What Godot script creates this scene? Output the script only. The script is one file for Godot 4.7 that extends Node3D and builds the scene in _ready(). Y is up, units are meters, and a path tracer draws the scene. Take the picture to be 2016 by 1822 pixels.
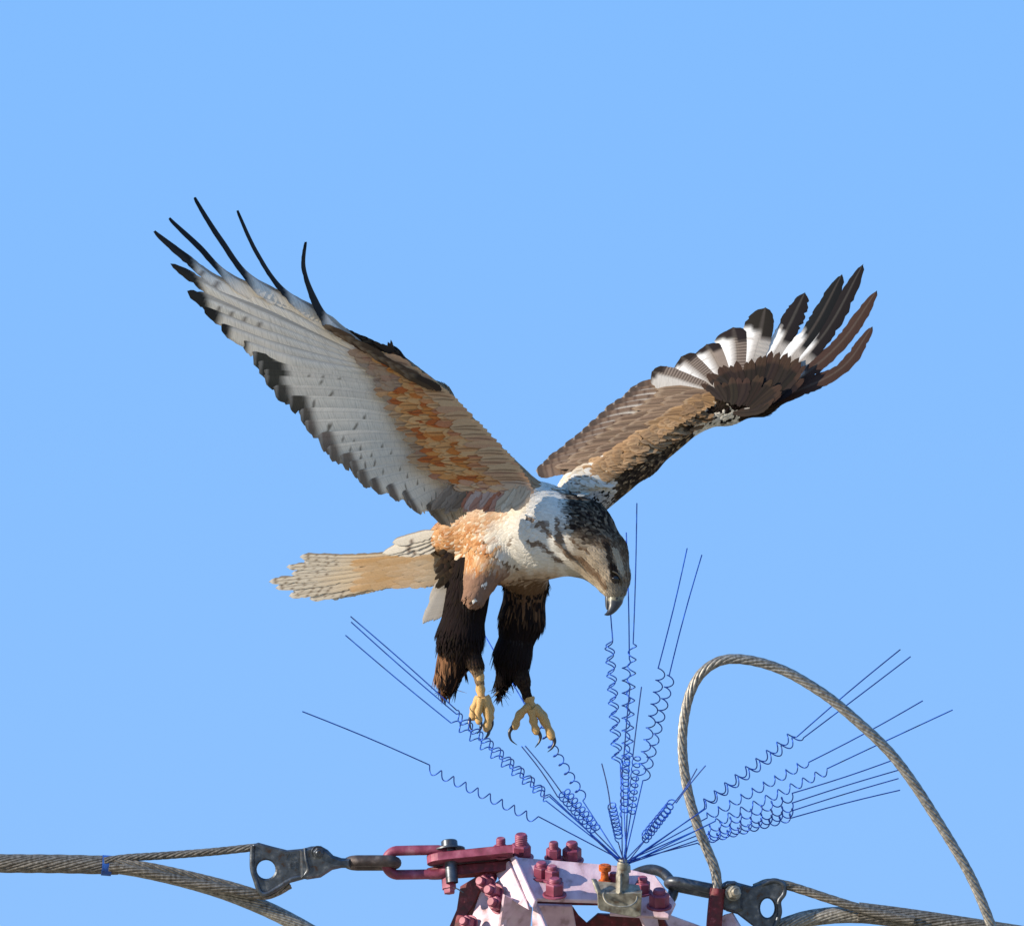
extends Node3D

# ---- scale and layout: 1400 layout units to the metre, the view is 30 m away through a long lens
const D := 30.0
const U := 1400.0
const PITCH := 10.0
const CENTRE := Vector3(0, 22.0, 0)
var RB := Basis(Vector3.RIGHT, deg_to_rad(PITCH))
var org := Vector3.ZERO
var rng := RandomNumberGenerator.new()
var taken := {}
var M := {}

class MB:
	var v := PackedVector3Array()
	var n := PackedVector3Array()
	var c := PackedColorArray()
	var uv := PackedVector2Array()
	var i := PackedInt32Array()
	func vert(p: Vector3, nn: Vector3, col := Color.WHITE, t := Vector2.ZERO) -> int:
		v.append(p); n.append(nn); c.append(col); uv.append(t)
		return v.size() - 1
	func tri(a: int, b: int, d: int):
		var g := (v[d] - v[a]).cross(v[b] - v[a])
		if g.dot(n[a] + n[b] + n[d]) >= 0.0:
			i.append(a); i.append(b); i.append(d)
		else:
			i.append(a); i.append(d); i.append(b)
	func quad(a: int, b: int, d: int, e: int):
		tri(a, b, d); tri(a, d, e)
	func mesh(m: Material) -> ArrayMesh:
		var arr := []
		arr.resize(Mesh.ARRAY_MAX)
		arr[Mesh.ARRAY_VERTEX] = v
		arr[Mesh.ARRAY_NORMAL] = n
		arr[Mesh.ARRAY_COLOR] = c
		arr[Mesh.ARRAY_TEX_UV] = uv
		arr[Mesh.ARRAY_INDEX] = i
		var am := ArrayMesh.new()
		am.add_surface_from_arrays(Mesh.PRIMITIVE_TRIANGLES, arr)
		am.surface_set_material(0, m)
		return am

func P(x: float, y: float, z := 0.0) -> Vector3:
	var k := (D - z) / D / U
	return Vector3((x - 1008.0) * k, (911.0 - y) * k, z)

func numbered(s: String) -> String:
	var k: int = taken.get(s, 0)
	taken[s] = k + 1
	return s if k == 0 else "%s_%03d" % [s, k]

func thing(called: String, label: String, category: String, base: Vector3, group := "") -> Node3D:
	var o := Node3D.new()
	o.name = numbered(called)
	add_child(o)
	o.transform = Transform3D(RB, RB * base + CENTRE)
	org = base
	o.set_meta("label", label)
	o.set_meta("category", category)
	if group != "":
		o.set_meta("group", group)
	return o

func put(called: String, mb: MB, m: Material, parent: Node3D) -> MeshInstance3D:
	for k in mb.v.size():
		mb.v[k] -= org
	var o := MeshInstance3D.new()
	o.name = called
	o.mesh = mb.mesh(m)
	parent.add_child(o, true)
	return o

# ------------------------------------------------------------------ curves and solids
func catmull(p: Array, t: float) -> Vector3:
	var f: float = clamp(t, 0.0, 1.0) * (p.size() - 1)
	var k: int = min(int(f), p.size() - 2)
	var u := f - k
	var b: Vector3 = p[k]
	var c: Vector3 = p[k + 1]
	var a: Vector3 = p[k - 1] if k > 0 else b * 2.0 - c
	var d: Vector3 = p[k + 2] if k + 2 < p.size() else c * 2.0 - b
	return 0.5 * ((2.0 * b) + (c - a) * u + (2.0 * a - 5.0 * b + 4.0 * c - d) * u * u + (3.0 * b - a - 3.0 * c + d) * u * u * u)

func smooth_path(p: Array, n: int) -> Array:
	var r := []
	for k in n + 1:
		r.append(catmull(p, float(k) / n))
	return r

func lin(p: Array, t: float):
	var f: float = clamp(t, 0.0, 1.0) * (p.size() - 1)
	var k: int = min(int(f), p.size() - 2)
	return p[k].lerp(p[k + 1], f - k)

func frames(p: Array) -> Array:
	var r := []
	var up := Vector3.UP
	for k in p.size():
		var t: Vector3 = (p[min(k + 1, p.size() - 1)] - p[max(k - 1, 0)]).normalized()
		if k == 0:
			up = Vector3.BACK if absf(t.dot(Vector3.UP)) > 0.8 else Vector3.UP
		var s := t.cross(up).normalized()
		up = s.cross(t).normalized()
		r.append([t, s, up])
	return r

# rad: float or array of radii; flat: squash of the second axis
func tube(mb: MB, p: Array, rad, sides := 8, col := Color.WHITE, cap := true, closed := false):
	var fr := frames(p)
	var n := p.size()
	var first := mb.v.size()
	var run := 0.0
	for k in n:
		var r: float = rad[k] if rad is Array else rad
		if k > 0:
			run += (p[k] - p[k - 1]).length()
		var cc: Color = col
		for j in sides + 1:
			var a := TAU * j / sides
			var d: Vector3 = fr[k][1] * cos(a) + fr[k][2] * sin(a)
			mb.vert(p[k] + d * r, d, cc, Vector2(float(j) / sides, run * 40.0))
	for k in n - 1:
		for j in sides:
			var a := first + k * (sides + 1) + j
			mb.quad(a, a + 1, a + sides + 2, a + sides + 1)
	if cap and not closed:
		for e in [0, n - 1]:
			var t: Vector3 = fr[e][0] * (-1.0 if e == 0 else 1.0)
			var r: float = rad[e] if rad is Array else rad
			var c := mb.vert(p[e], t, col)
			var b := mb.v.size()
			for j in sides + 1:
				var a := TAU * j / sides
				mb.vert(p[e] + (fr[e][1] * cos(a) + fr[e][2] * sin(a)) * r, t, col)
			for j in sides:
				mb.tri(c, b + j, b + j + 1)

# stranded cable: each strand a part
func stranded(parent: Node3D, path: Array, big: float, count: int, r: float, lay: float, m: Material, called := "strand", from_angle := 0.0, core := true, sides := 6):
	var fr := frames(path)
	for s in count:
		var q := []
		var run := 0.0
		for k in path.size():
			if k > 0:
				run += (path[k] - path[k - 1]).length()
			var a: float = from_angle + TAU * s / count + run / lay * TAU
			q.append(path[k] + (fr[k][1] * cos(a) + fr[k][2] * sin(a)) * (big - r))
		var mb := MB.new()
		var shade := rng.randf_range(0.82, 1.0)
		tube(mb, q, r, sides, Color(shade, shade, shade))
		put(called, mb, m, parent)
	if core:
		var mb := MB.new()
		tube(mb, path, big - r * 1.1, 8, Color(0.7, 0.7, 0.7))
		put("core", mb, m, parent)

# prism over a polygon of layout points lying on the plane z = z0 + a x + b y (metres), thick along its normal, edges chamfered
func slab(mb: MB, pts: Array, z0: float, a: float, b: float, thick: float, hole := [], bev := 0.0012, col := Color.WHITE):
	var n := Vector3(-a, -b, 1.0).normalized()
	z0 -= a * (pts[0][0] - 1008.0) / U + b * (911.0 - pts[0][1]) / U     # z0 is the depth at the first point
	var poly := PackedVector2Array()
	for q in pts:
		poly.append(Vector2(q[0], q[1]))
	if Geometry2D.is_polygon_clockwise(poly):
		poly.reverse()
	var ring := PackedVector2Array()
	if hole.size() > 0:
		var steps := 24
		for k in steps:
			var t := TAU * k / steps
			ring.append(Vector2(hole[0] + cos(t) * hole[2], hole[1] + sin(t) * hole[3]))
	var shrink := func(pp: PackedVector2Array, d: float, out: bool) -> PackedVector2Array:
		var r := PackedVector2Array()
		for k in pp.size():
			var p0 := pp[(k + pp.size() - 1) % pp.size()]
			var p1 := pp[k]
			var p2 := pp[(k + 1) % pp.size()]
			var e := ((p1 - p0).normalized() + (p2 - p1).normalized()).normalized()
			var inn := Vector2(-e.y, e.x)
			r.append(p1 + inn * (d if not out else -d))
		return r
	var lift := func(q: Vector2, h: float) -> Vector3:
		var x := (q.x - 1008.0) / U
		var y := (911.0 - q.y) / U
		return P(q.x, q.y, z0 + a * x + b * y) + n * h
	var loops := [[poly, false]]
	if ring.size() > 0:
		loops.append([ring, true])
	var inset := []
	for lp in loops:
		var outer: PackedVector2Array = lp[0]
		var inner: PackedVector2Array = shrink.call(outer, bev * U, lp[1])
		inset.append(inner)
		var c := outer.size()
		for k in c:
			var k2 := (k + 1) % c
			var q := [lift.call(inner[k], 0.0), lift.call(outer[k], -bev), lift.call(outer[k], -thick + bev), lift.call(inner[k], -thick)]
			var w := [lift.call(inner[k2], 0.0), lift.call(outer[k2], -bev), lift.call(outer[k2], -thick + bev), lift.call(inner[k2], -thick)]
			for s in 3:
				var g: Vector3 = (q[s] - q[s + 1]).cross(w[s] - q[s]).normalized()
				# point away from the middle of the slab
				var e := outer[k2] - outer[k]
				var away := Vector2(e.y, -e.x).normalized() * (-1.0 if lp[1] else 1.0)
				var guide := Vector3(away.x, -away.y, 0)
				if s == 0: guide = guide + n
				if s == 2: guide = guide - n
				if g.dot(guide) < 0.0:
					g = -g
				var i0 := mb.vert(q[s], g, col); var i1 := mb.vert(q[s + 1], g, col)
				var i2 := mb.vert(w[s + 1], g, col); var i3 := mb.vert(w[s], g, col)
				mb.quad(i0, i1, i2, i3)
	var face: PackedVector2Array = inset[0]
	if inset.size() > 1:
		var rg: PackedVector2Array = inset[1]
		var best := 0; var bj := 0; var bd := 1e9
		for k in face.size():
			for j in rg.size():
				var dd := face[k].distance_to(rg[j])
				if dd < bd:
					bd = dd; best = k; bj = j
		var key := PackedVector2Array()
		for k in face.size() + 1:
			key.append(face[(best + k) % face.size()])
		for j in rg.size() + 1:
			key.append(rg[(bj - j + rg.size() * 2) % rg.size()])
		face = key
	var ids := Geometry2D.triangulate_polygon(face)
	for side in [0.0, -thick]:
		var nn := n if side == 0.0 else -n
		var b0 := mb.v.size()
		for q in face:
			mb.vert(lift.call(q, side), nn, col, q * 0.01)
		for k in range(0, ids.size(), 3):
			mb.tri(b0 + ids[k], b0 + ids[k + 1], b0 + ids[k + 2])

# turned or many-sided solid along an axis: prof = [[height, radius], ...]
func turned(mb: MB, at: Vector3, axis: Vector3, prof: Array, sides: int, facet := false, spin := 0.0, col := Color.WHITE):
	axis = axis.normalized()
	var s := axis.cross(Vector3.BACK if absf(axis.z) < 0.9 else Vector3.UP).normalized()
	var u := s.cross(axis)
	for k in prof.size() - 1:
		var h0: float = prof[k][0]; var r0: float = prof[k][1]
		var h1: float = prof[k + 1][0]; var r1: float = prof[k + 1][1]
		for j in sides:
			var a0 := spin + TAU * j / sides
			var a1 := spin + TAU * (j + 1) / sides
			var d0 := s * cos(a0) + u * sin(a0)
			var d1 := s * cos(a1) + u * sin(a1)
			var slope := Vector2(h1 - h0, r0 - r1).normalized()
			var n0 := (d0 * slope.x + axis * slope.y).normalized()
			var n1 := (d1 * slope.x + axis * slope.y).normalized()
			if facet:
				n0 = ((d0 + d1).normalized() * slope.x + axis * slope.y).normalized(); n1 = n0
			if slope.length() < 0.5:
				continue
			var i0 := mb.vert(at + axis * h0 + d0 * r0, n0, col); var i1 := mb.vert(at + axis * h0 + d1 * r0, n1, col)
			var i2 := mb.vert(at + axis * h1 + d1 * r1, n1, col); var i3 := mb.vert(at + axis * h1 + d0 * r1, n0, col)
			mb.quad(i0, i1, i2, i3)

func bolt(parent: Node3D, at: Vector3, axis: Vector3, r: float, m: Material, tall := 1.0, spin := 0.3, called := "bolt"):
	axis = axis.normalized()
	var mb := MB.new()   # threaded shank end
	var prof := [[-0.004, r * 0.6]]
	var h := r * 1.4
	while h < r * (1.4 + 0.9 * tall):
		prof.append([h, r * 0.6]); prof.append([h + r * 0.07, r * 0.64]); prof.append([h + r * 0.14, r * 0.6])
		h += r * 0.2
	prof.append([h, r * 0.6]); prof.append([h + r * 0.12, r * 0.5]); prof.append([h + r * 0.121, 0.0])
	turned(mb, at, axis, prof, 14)
	var b := put(called, mb, m, parent)
	mb = MB.new()
	turned(mb, at, axis, [[0.0, r * 1.25], [r * 0.16, r * 1.25], [r * 0.2, r * 1.2], [r * 0.201, 0.0]], 18)
	put("washer", mb, m, b)
	mb = MB.new()
	turned(mb, at + axis * r * 0.2, axis, [[0.0, r * 0.94], [r * 0.06, r], [r * 1.1, r], [r * 1.25, r * 0.86], [r * 1.251, 0.0]], 6, true, spin)
	put("nut", mb, m, b)

# ------------------------------------------------------------------ feathers
# axis: points in metres, n: visible face, w: full width, paint: Callable(u, v) -> linear colour
func feather(mb: MB, axis: Array, n: Vector3, w: float, paint: Callable, o := {}):
	var rows: int = o.get("rows", 22)
	var cols: int = o.get("cols", 8)
	var inner: float = o.get("inner", 0.62)
	var twist: float = o.get("twist", 0.0)
	var turn_from: float = o.get("turn_from", 0.3)
	var camber: float = o.get("camber", 0.12)
	var rag: float = o.get("rag", 0.05)
	var pointed: float = o.get("pointed", 0.16)
	var seed_v: int = o.get("seed", 1)
	var slots: float = o.get("slot", 0.0)     # narrowing of the inner vane towards the tip
	var f := FastNoiseLite.new()
	f.seed = seed_v; f.frequency = 1.0
	var first := mb.v.size()
	for k in rows + 1:
		var u := float(k) / rows
		var p := catmull(axis, u)
		var t := (catmull(axis, min(u + 0.02, 1.0)) - catmull(axis, max(u - 0.02, 0.0))).normalized()
		var s := n.cross(t).normalized()
		if twist != 0.0:
			s = s.rotated(t, twist * smoothstep(turn_from, turn_from + 0.32, u))
		var nn := t.cross(s).normalized()
		if nn.dot(n) < 0.0:
			nn = -nn
		var prof: float = lerpf(0.35, 1.0, smoothstep(0.0, 0.25, u))
		if u > 1.0 - pointed:
			var e := (u - 1.0 + pointed) / pointed
			prof *= sqrt(max(0.0, 1.0 - e * e)) * 0.96 + 0.04 * (1.0 - e)
		for j in cols + 1:
			var q := float(j) / cols * 2.0 - 1.0
			var share := inner if q > 0.0 else 1.0 - inner
			if slots > 0.0 and q > 0.0:
				share *= 1.0 - slots * smoothstep(0.42, 0.6, u)
			var width := w * prof * share
			if absf(q) > 0.99:
				width *= 1.0 + rag * (f.get_noise_2d(u * 31.0, q * 9.0) * 2.2 + (-2.5 if f.get_noise_2d(u * 13.0 + 40.0, q * 5.0) > 0.42 else 0.0))
			var along := 0.0
			if absf(q) > 0.6:
				along = f.get_noise_2d(u * 40.0, q * 3.0 + 7.0) * w * rag * 0.8
			var off := s * q * width + t * along
			var bend := -nn * camber * w * (q * q) * 0.5
			if absf(q) < 0.01:
				bend += nn * w * 0.012
			var sn := (nn + s * q * camber * 1.2).normalized()
			mb.vert(p + off + bend, sn, paint.call(u, q), Vector2(q * 0.5 + 0.5, u * 3.0))
	for k in rows:
		for j in cols:
			var a := first + k * (cols + 1) + j
			mb.quad(a, a + 1, a + cols + 2, a + cols + 1)

func tuft(mb: MB, p: Vector3, n: Vector3, flow: Vector3, l: float, w: float, c0: Color, c1: Color, lift := 0.16):
	var t := (flow - n * flow.dot(n)).normalized()
	if t.length() < 0.5:
		return
	var s := n.cross(t).normalized()
	var us := [0.0, 0.4, 0.75, 1.0]
	var ws := [0.55, 1.0, 0.85, 0.18]
	var first := mb.v.size()
	for k in 4:
		var u: float = us[k]
		var q := p + t * l * u + n * (lift * l * u * (1.0 - 0.45 * u) + 0.0005)
		var c := c0.lerp(c1, smoothstep(0.3, 1.0, u))
		for j in 3:
			var e := float(j - 1)
			var nn := (n + s * e * 0.35 - t * lift * 0.5).normalized()
			mb.vert(q + s * e * w * 0.5 * ws[k] - n * absf(e) * w * 0.05, nn, c if j != 1 else c * 0.93, Vector2(0.5 + e * 0.5, u * 0.5))
	for k in 3:
		for j in 2:
			var a := first + k * 3 + j
			mb.quad(a, a + 1, a + 4, a + 3)

# ------------------------------------------------------------------ the bird's body as one field of tapered capsules
var bones := []
var SK := 0.013
func bone(x0, y0, z0, r0, x1, y1, z1, r1, tag: String, flow: Vector3):
	var a := P(x0, y0, z0)
	var b := P(x1, y1, z1)
	bones.append([a, b - a, (b - a).length_squared(), r0 / U, r1 / U, tag, flow.normalized()])

func field(p: Vector3, list: Array) -> float:
	var d := 1e3
	for q in list:
		var pa: Vector3 = p - q[0]
		var h: float = clampf(pa.dot(q[1]) / q[2], 0.0, 1.0)
		var e: float = (pa - q[1] * h).length() - lerpf(q[3], q[4], h)
		var k: float = maxf(SK - absf(d - e), 0.0) / SK
		d = minf(d, e) - k * k * SK * 0.25
	return d

func nearest_bone(p: Vector3) -> Array:
	var best := []
	var d := 1e9
	for q in bones:
		var pa: Vector3 = p - q[0]
		var h: float = clampf(pa.dot(q[1]) / q[2], 0.0, 1.0)
		var e: float = (pa - q[1] * h).length() - lerpf(q[3], q[4], h)
		if e < d:
			d = e; best = q
	return best

func normal_at(p: Vector3) -> Vector3:
	var e := 0.0015
	var a := Vector3(1, -1, -1); var b := Vector3(-1, -1, 1); var c := Vector3(-1, 1, -1); var d := Vector3(1, 1, 1)
	return (a * field(p + a * e, bones) + b * field(p + b * e, bones) + c * field(p + c * e, bones) + d * field(p + d * e, bones)).normalized()

func on_surface(x: float, y: float) -> Vector3:   # nearest point of the body to the viewer along a line of sight
	var z := 0.5
	for k in 60:
		var d := field(P(x, y, z), bones)
		if d < 0.0003:
			break
		z -= d
	return P(x, y, z)

func body_mesh(mb: MB):
	var cell := 0.004
	var lo := Vector3(1e9, 1e9, 1e9); var hi := -lo
	for q in bones:
		for e in [q[0], q[0] + q[1]]:
			var r: float = maxf(q[3], q[4]) + 0.012
			lo = lo.min(e - Vector3(r, r, r)); hi = hi.max(e + Vector3(r, r, r))
	var BS := 8
	var nb := Vector3i(((hi - lo) / (cell * BS)).ceil()) + Vector3i(1, 1, 1)
	var nx := nb.x * BS; var ny := nb.y * BS; var nz := nb.z * BS
	var val := PackedFloat32Array()
	val.resize(nx * ny * nz)
	var act := []
	var half := cell * BS * 0.5
	var reach := half * 1.75 + cell * 2.0
	for bz in nb.z:
		for by in nb.y:
			for bx in nb.x:
				var c := lo + Vector3(bx + 0.5, by + 0.5, bz + 0.5) * cell * BS
				var d := field(c, bones)
				if absf(d) < reach:
					var near := []
					for q in bones:
						var pa: Vector3 = c - q[0]
						var h: float = clampf(pa.dot(q[1]) / q[2], 0.0, 1.0)
						if (pa - q[1] * h).length() - lerpf(q[3], q[4], h) < reach + SK:
							near.append(q)
					act.append(Vector3i(bx, by, bz))
					for z in BS:
						for y in BS:
							for x in BS:
								var gx := bx * BS + x; var gy := by * BS + y; var gz := bz * BS + z
								val[(gz * ny + gy) * nx + gx] = field(lo + Vector3(gx, gy, gz) * cell, near)
				else:
					for z in BS:
						for y in BS:
							var row := ((bz * BS + z) * ny + by * BS + y) * nx + bx * BS
							for x in BS:
								val[row + x] = d
	var at := {}
	var ox := [0, 1, nx, nx + 1, nx * ny, nx * ny + 1, nx * ny + nx, nx * ny + nx + 1]
	var oc := [Vector3(0,0,0), Vector3(1,0,0), Vector3(0,1,0), Vector3(1,1,0), Vector3(0,0,1), Vector3(1,0,1), Vector3(0,1,1), Vector3(1,1,1)]
	var ed := [[0,1],[2,3],[4,5],[6,7],[0,2],[1,3],[4,6],[5,7],[0,4],[1,5],[2,6],[3,7]]
	for b in act:
		for z in BS:
			for y in BS:
				for x in BS:
					var gx: int = b.x * BS + x; var gy: int = b.y * BS + y; var gz: int = b.z * BS + z
					if gx >= nx - 1 or gy >= ny - 1 or gz >= nz - 1:
						continue
					var id := (gz * ny + gy) * nx + gx
					var neg := 0
					for o in ox:
						if val[id + o] < 0.0:
							neg += 1
					if neg == 0 or neg == 8:
						continue
					var sum := Vector3.ZERO; var cnt := 0
					var gr := Vector3.ZERO
					for k in 8:
						gr += (oc[k] - Vector3(0.5, 0.5, 0.5)) * val[id + ox[k]]
					for e in ed:
						var va := val[id + ox[e[0]]]; var vb := val[id + ox[e[1]]]
						if (va < 0.0) != (vb < 0.0):
							sum += oc[e[0]].lerp(oc[e[1]], va / (va - vb)); cnt += 1
					at[id] = mb.vert(lo + (Vector3(gx, gy, gz) + sum / cnt) * cell, gr.normalized())
	for id in at:
		var steps := [1, nx, nx * ny]
		for ax in 3:
			var s: int = steps[ax]; var s1: int = steps[(ax + 1) % 3]; var s2: int = steps[(ax + 2) % 3]
			if (val[id] < 0.0) != (val[id + s] < 0.0):
				if at.has(id - s1) and at.has(id - s2) and at.has(id - s1 - s2):
					mb.quad(at[id], at[id - s1], at[id - s1 - s2], at[id - s2])

# ------------------------------------------------------------------ wing planes
func zl(x: float, y: float) -> float:      # raised wing whose underside is seen; it arches forward from the shoulder
	var h := maxf(0.0, (1035.0 - x) / U); var b := (960.0 - y) / U
	return 0.055 + 0.20 * h + 0.072 * (1.0 - exp(-h / 0.075)) + 0.08 * b - 0.12 * maxf(0.0, h - 0.25) * maxf(0.0, h - 0.25)
func nl(x: float) -> Vector3:
	var h := maxf(0.0, (1035.0 - x) / U)
	return Vector3(0.20 + 0.96 * exp(-h / 0.075) - 0.24 * maxf(0.0, h - 0.25), -0.08, 1.0).normalized()
func zr(x: float, y: float) -> float:      # far wing whose upper side is seen
	var a := (x - 1165.0) / U; var b := (960.0 - y) / U
	return -0.015 + 0.24 * a - 0.6 * b
var NR := Vector3(-0.24, 0.6, 1.0).normalized()
func WL(x: float, y: float, off := 0.0) -> Vector3: return P(x, y, zl(x, y)) + nl(x) * off
func WR(x: float, y: float, off := 0.0) -> Vector3: return P(x, y, zr(x, y)) + NR * off

func mixc(a: Color, b: Color, t: float) -> Color: return a.lerp(b, clampf(t, 0.0, 1.0))

# plumage colours of the body (linear base colours)
const CREAM := Color(0.70, 0.62, 0.50)
const WHITE := Color(0.78, 0.74, 0.68)
const RUFOUS := Color(0.54, 0.22, 0.075)
const BROWN := Color(0.13, 0.075, 0.04)
const DARK := Color(0.020, 0.014, 0.012)
const BUFF := Color(0.48, 0.34, 0.21)
const TAN := Color(0.42, 0.25, 0.12)

func seg_d(p: Vector2, a: Vector2, b: Vector2) -> float:
	var t: float = clampf((p - a).dot(b - a) / (b - a).length_squared(), 0.0, 1.0)
	return p.distance_to(a.lerp(b, t))

var blot := FastNoiseLite.new()
var streaks := [[1050,1012,1060,1019,2.5],[1064,1027,1078,1033,4.5],[1074,1036,1086,1054,4.5],[1050,1058,1062,1064,3.5],[1062,1066,1076,1078,4],
	[1100,1022,1104,1032,3.5],[1102,1036,1110,1056,5.5],[1104,1058,1112,1078,6.5],[1112,1078,1124,1092,6],[1080,1084,1090,1090,3],[1096,1100,1116,1108,3.5],
	[1124,1090,1146,1104,6],[1146,1104,1176,1134,5],[1176,1134,1194,1158,4.5],[1134,1060,1142,1074,3],[1150,1078,1158,1090,2.5],[1016,1112,1026,1122,3],[990,1096,1002,1110,4],[1012,1060,1014,1064,3],[962,1060,966,1064,3]]
func pw(t: Array, y: float) -> float:       # piecewise linear table [[y, x], ...]
	if y <= t[0][0]: return t[0][1]
	for k in t.size() - 1:
		if y < t[k + 1][0]:
			return lerpf(t[k][1], t[k + 1][1], (y - t[k][0]) / (t[k + 1][0] - t[k][0]))
	return t[t.size() - 1][1]
var flank_edge := [[990,1010],[1010,1000],[1030,968],[1047,958],[1062,968],[1077,978],[1110,982],[1135,995]]
var nape_edge := [[955,1110],[1000,1113],[1040,1119],[1055,1131],[1068,1152],[1080,1178],[1090,1206],[1110,1222],[1180,1232]]
func plumage(tag: String, p: Vector3) -> Array:     # [root colour, tip colour]
	var x := 1008.0 + p.x * U; var y := 911.0 - p.y * U
	var q := Vector2(x, y)
	var nz := blot.get_noise_2d(x * 1.0, y * 1.0)
	var n2 := blot.get_noise_2d(x * 2.3 + 300.0, y * 2.3)
	var r := rng.randf()
	match tag:
		"trouser":
			var c := DARK * 0.75
			if y > 1262 and x < 930:
				c = c.lerp(Color(0.21, 0.105, 0.055), smoothstep(-0.1, 0.25, n2 + (885.0 - x) / 60.0) * smoothstep(1262.0, 1285.0, y))
			if x > 985 and y < 1225:
				c = c.lerp(Color(0.16, 0.085, 0.045), smoothstep(-0.05, 0.3, n2) * smoothstep(1225.0, 1190.0, y))
			if x > 955 and x < 992 and y > 1350: c = BUFF * 0.5
			return [c, c * (0.9 + 0.3 * r)]
		"tarsus":
			return [DARK, DARK.lerp(BROWN, 0.3)] if x > 1000 or y < 1312 else [BUFF * 0.5, BROWN * 1.5]
		"flank", "belly", "chest", "neck", "knee", "head", "face":
			var c := WHITE.lerp(CREAM, 0.35 + 0.3 * nz)
			# warm wash towards the belly
			c = c.lerp(Color(0.50, 0.33, 0.20), 0.75 * smoothstep(1108.0, 1136.0, y + nz * 14.0) * smoothstep(1125.0, 1095.0, x))
			c = c.lerp(Color(0.15, 0.085, 0.045), smoothstep(1134.0, 1148.0, y + n2 * 14.0) * smoothstep(1110.0, 1090.0, x))
			# rufous flank
			var e := pw(flank_edge, y)
			var fl := smoothstep(e + 20.0, e - 18.0, x + n2 * 26.0)
			var ruf := Color(0.44, 0.19, 0.075).lerp(Color(0.56, 0.32, 0.16), clampf(0.5 + nz * 1.6, 0.0, 1.0))
			ruf = ruf.lerp(CREAM, 0.8 * smoothstep(0.12, 0.42, blot.get_noise_2d(x * 2.6 + 90.0, y * 1.3)))
			ruf = ruf.lerp(CREAM, 0.4 * smoothstep(1040.0, 1000.0, y))
			c = c.lerp(ruf, fl)
			if x < 905: c = c.lerp(BROWN * 0.7, smoothstep(1072.0, 1084.0, y + nz * 6.0))
			if tag == "knee" or (y > 1128 and x < 985):
				c = c.lerp(Color(0.25, 0.145, 0.10), smoothstep(1104.0, 1128.0, y + nz * 10.0))
				if q.distance_to(Vector2(957, 1143)) < 5.0 or q.distance_to(Vector2(939, 1168)) < 4.0: c = WHITE
			if x < 856 and y < 1072: c = WHITE
			# head: pale cheek with shade mixed into its colour, dark nape and crown, stripes
			var ck := smoothstep(1112.0, 1150.0, x)
			c = c.lerp(Color(0.38, 0.285, 0.19), 0.85 * ck)
			var st := 0.0
			for s in streaks:
				st = maxf(st, smoothstep(s[4] * 1.8, s[4] * 0.5, seg_d(q, Vector2(s[0], s[1]), Vector2(s[2], s[3])) + n2 * 3.0))
			c = c.lerp(Color(0.14, 0.08, 0.045), 0.9 * st)
			var np := smoothstep(-14.0, 16.0, x - pw(nape_edge, y) + n2 * 22.0) * smoothstep(952.0, 964.0, y + nz * 8.0)
			var dk := DARK.lerp(Color(0.13, 0.085, 0.055), 0.9 * smoothstep(1030.0, 1095.0, y)).lerp(Color(0.34, 0.26, 0.18), 0.55 * smoothstep(0.0, 0.4, blot.get_noise_2d(x * 3.0 + y * 1.2, y * 1.2 - x * 0.6)))
			c = c.lerp(dk, np)
			c = c.lerp(Color(0.20, 0.16, 0.12), 0.35 * ck * smoothstep(0.05, 0.3, blot.get_noise_2d(x * 4.0, y * 1.6)))
			c = c.lerp(DARK, smoothstep(6.0, 3.0, seg_d(q, Vector2(1196, 1070), Vector2(1206, 1114)) + n2 * 3.0) * 0.9)
			c = c.lerp(DARK, smoothstep(11.0, 7.0, seg_d(q, Vector2(1207, 1116), Vector2(1214, 1142))))
			c = c.lerp(Color(0.50, 0.42, 0.31), 0.85 * smoothstep(7.0, 3.0, seg_d(q, Vector2(1214, 1086), Vector2(1226, 1130)) + n2 * 2.0))
			c = c.lerp(Color(0.56, 0.49, 0.38), 0.8 * smoothstep(8.0, 4.0, seg_d(q, Vector2(1130, 1126), Vector2(1186, 1168))))
			if y > 1150 and x > 1195: c = c.lerp(Color(0.16, 0.15, 0.13), 0.7)
			return [c, c * (0.94 + 0.12 * r)]
		"wing_l":
			var c := BUFF.lerp(BROWN, 0.25 + 0.35 * r)
			if x < 810: c = DARK.lerp(BROWN, 0.6 * r)
			return [c, c * 1.05]
		"wing_r":
			if x > 1450.0 + nz * 10.0: return [DARK, DARK.lerp(BROWN, 0.25 * r)]
			if x > 1372.0:
				var k := smoothstep(-0.05, 0.1, blot.get_noise_2d(x * 2.2, y * 2.2) + (818.0 - y) * 0.02 + 0.08)
				var c := WHITE.lerp(DARK, k)
				return [c, c]
			if x < 1220.0 + nz * 16.0 and y < 966.0: return [WHITE, CREAM.lerp(BUFF, r * 0.4)]
			if x < 1218.0 and y > 966.0:
				var c := Color(0.55, 0.5, 0.45).lerp(DARK, smoothstep(0.0, 0.25, n2))
				return [c, c]
			var c := TAN.lerp(BROWN, 0.25 + 0.55 * r * r)
			var below := (Vector2(x, y) - Vector2(1150, 972)).dot(Vector2(0.593, 0.805))    # colour darkens towards the leading edge, with buff flecks
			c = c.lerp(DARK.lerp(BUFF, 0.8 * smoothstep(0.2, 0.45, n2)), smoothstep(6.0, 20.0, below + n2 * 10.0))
			return [c, c.lerp(BUFF, 0.25 * r)]
	return [CREAM, CREAM]

# ------------------------------------------------------------------ materials
func mat(c: Color, rough: float, metal := 0.0) -> StandardMaterial3D:
	var m := StandardMaterial3D.new()
	m.albedo_color = c
	m.roughness = rough
	m.metallic = metal
	return m

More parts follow.
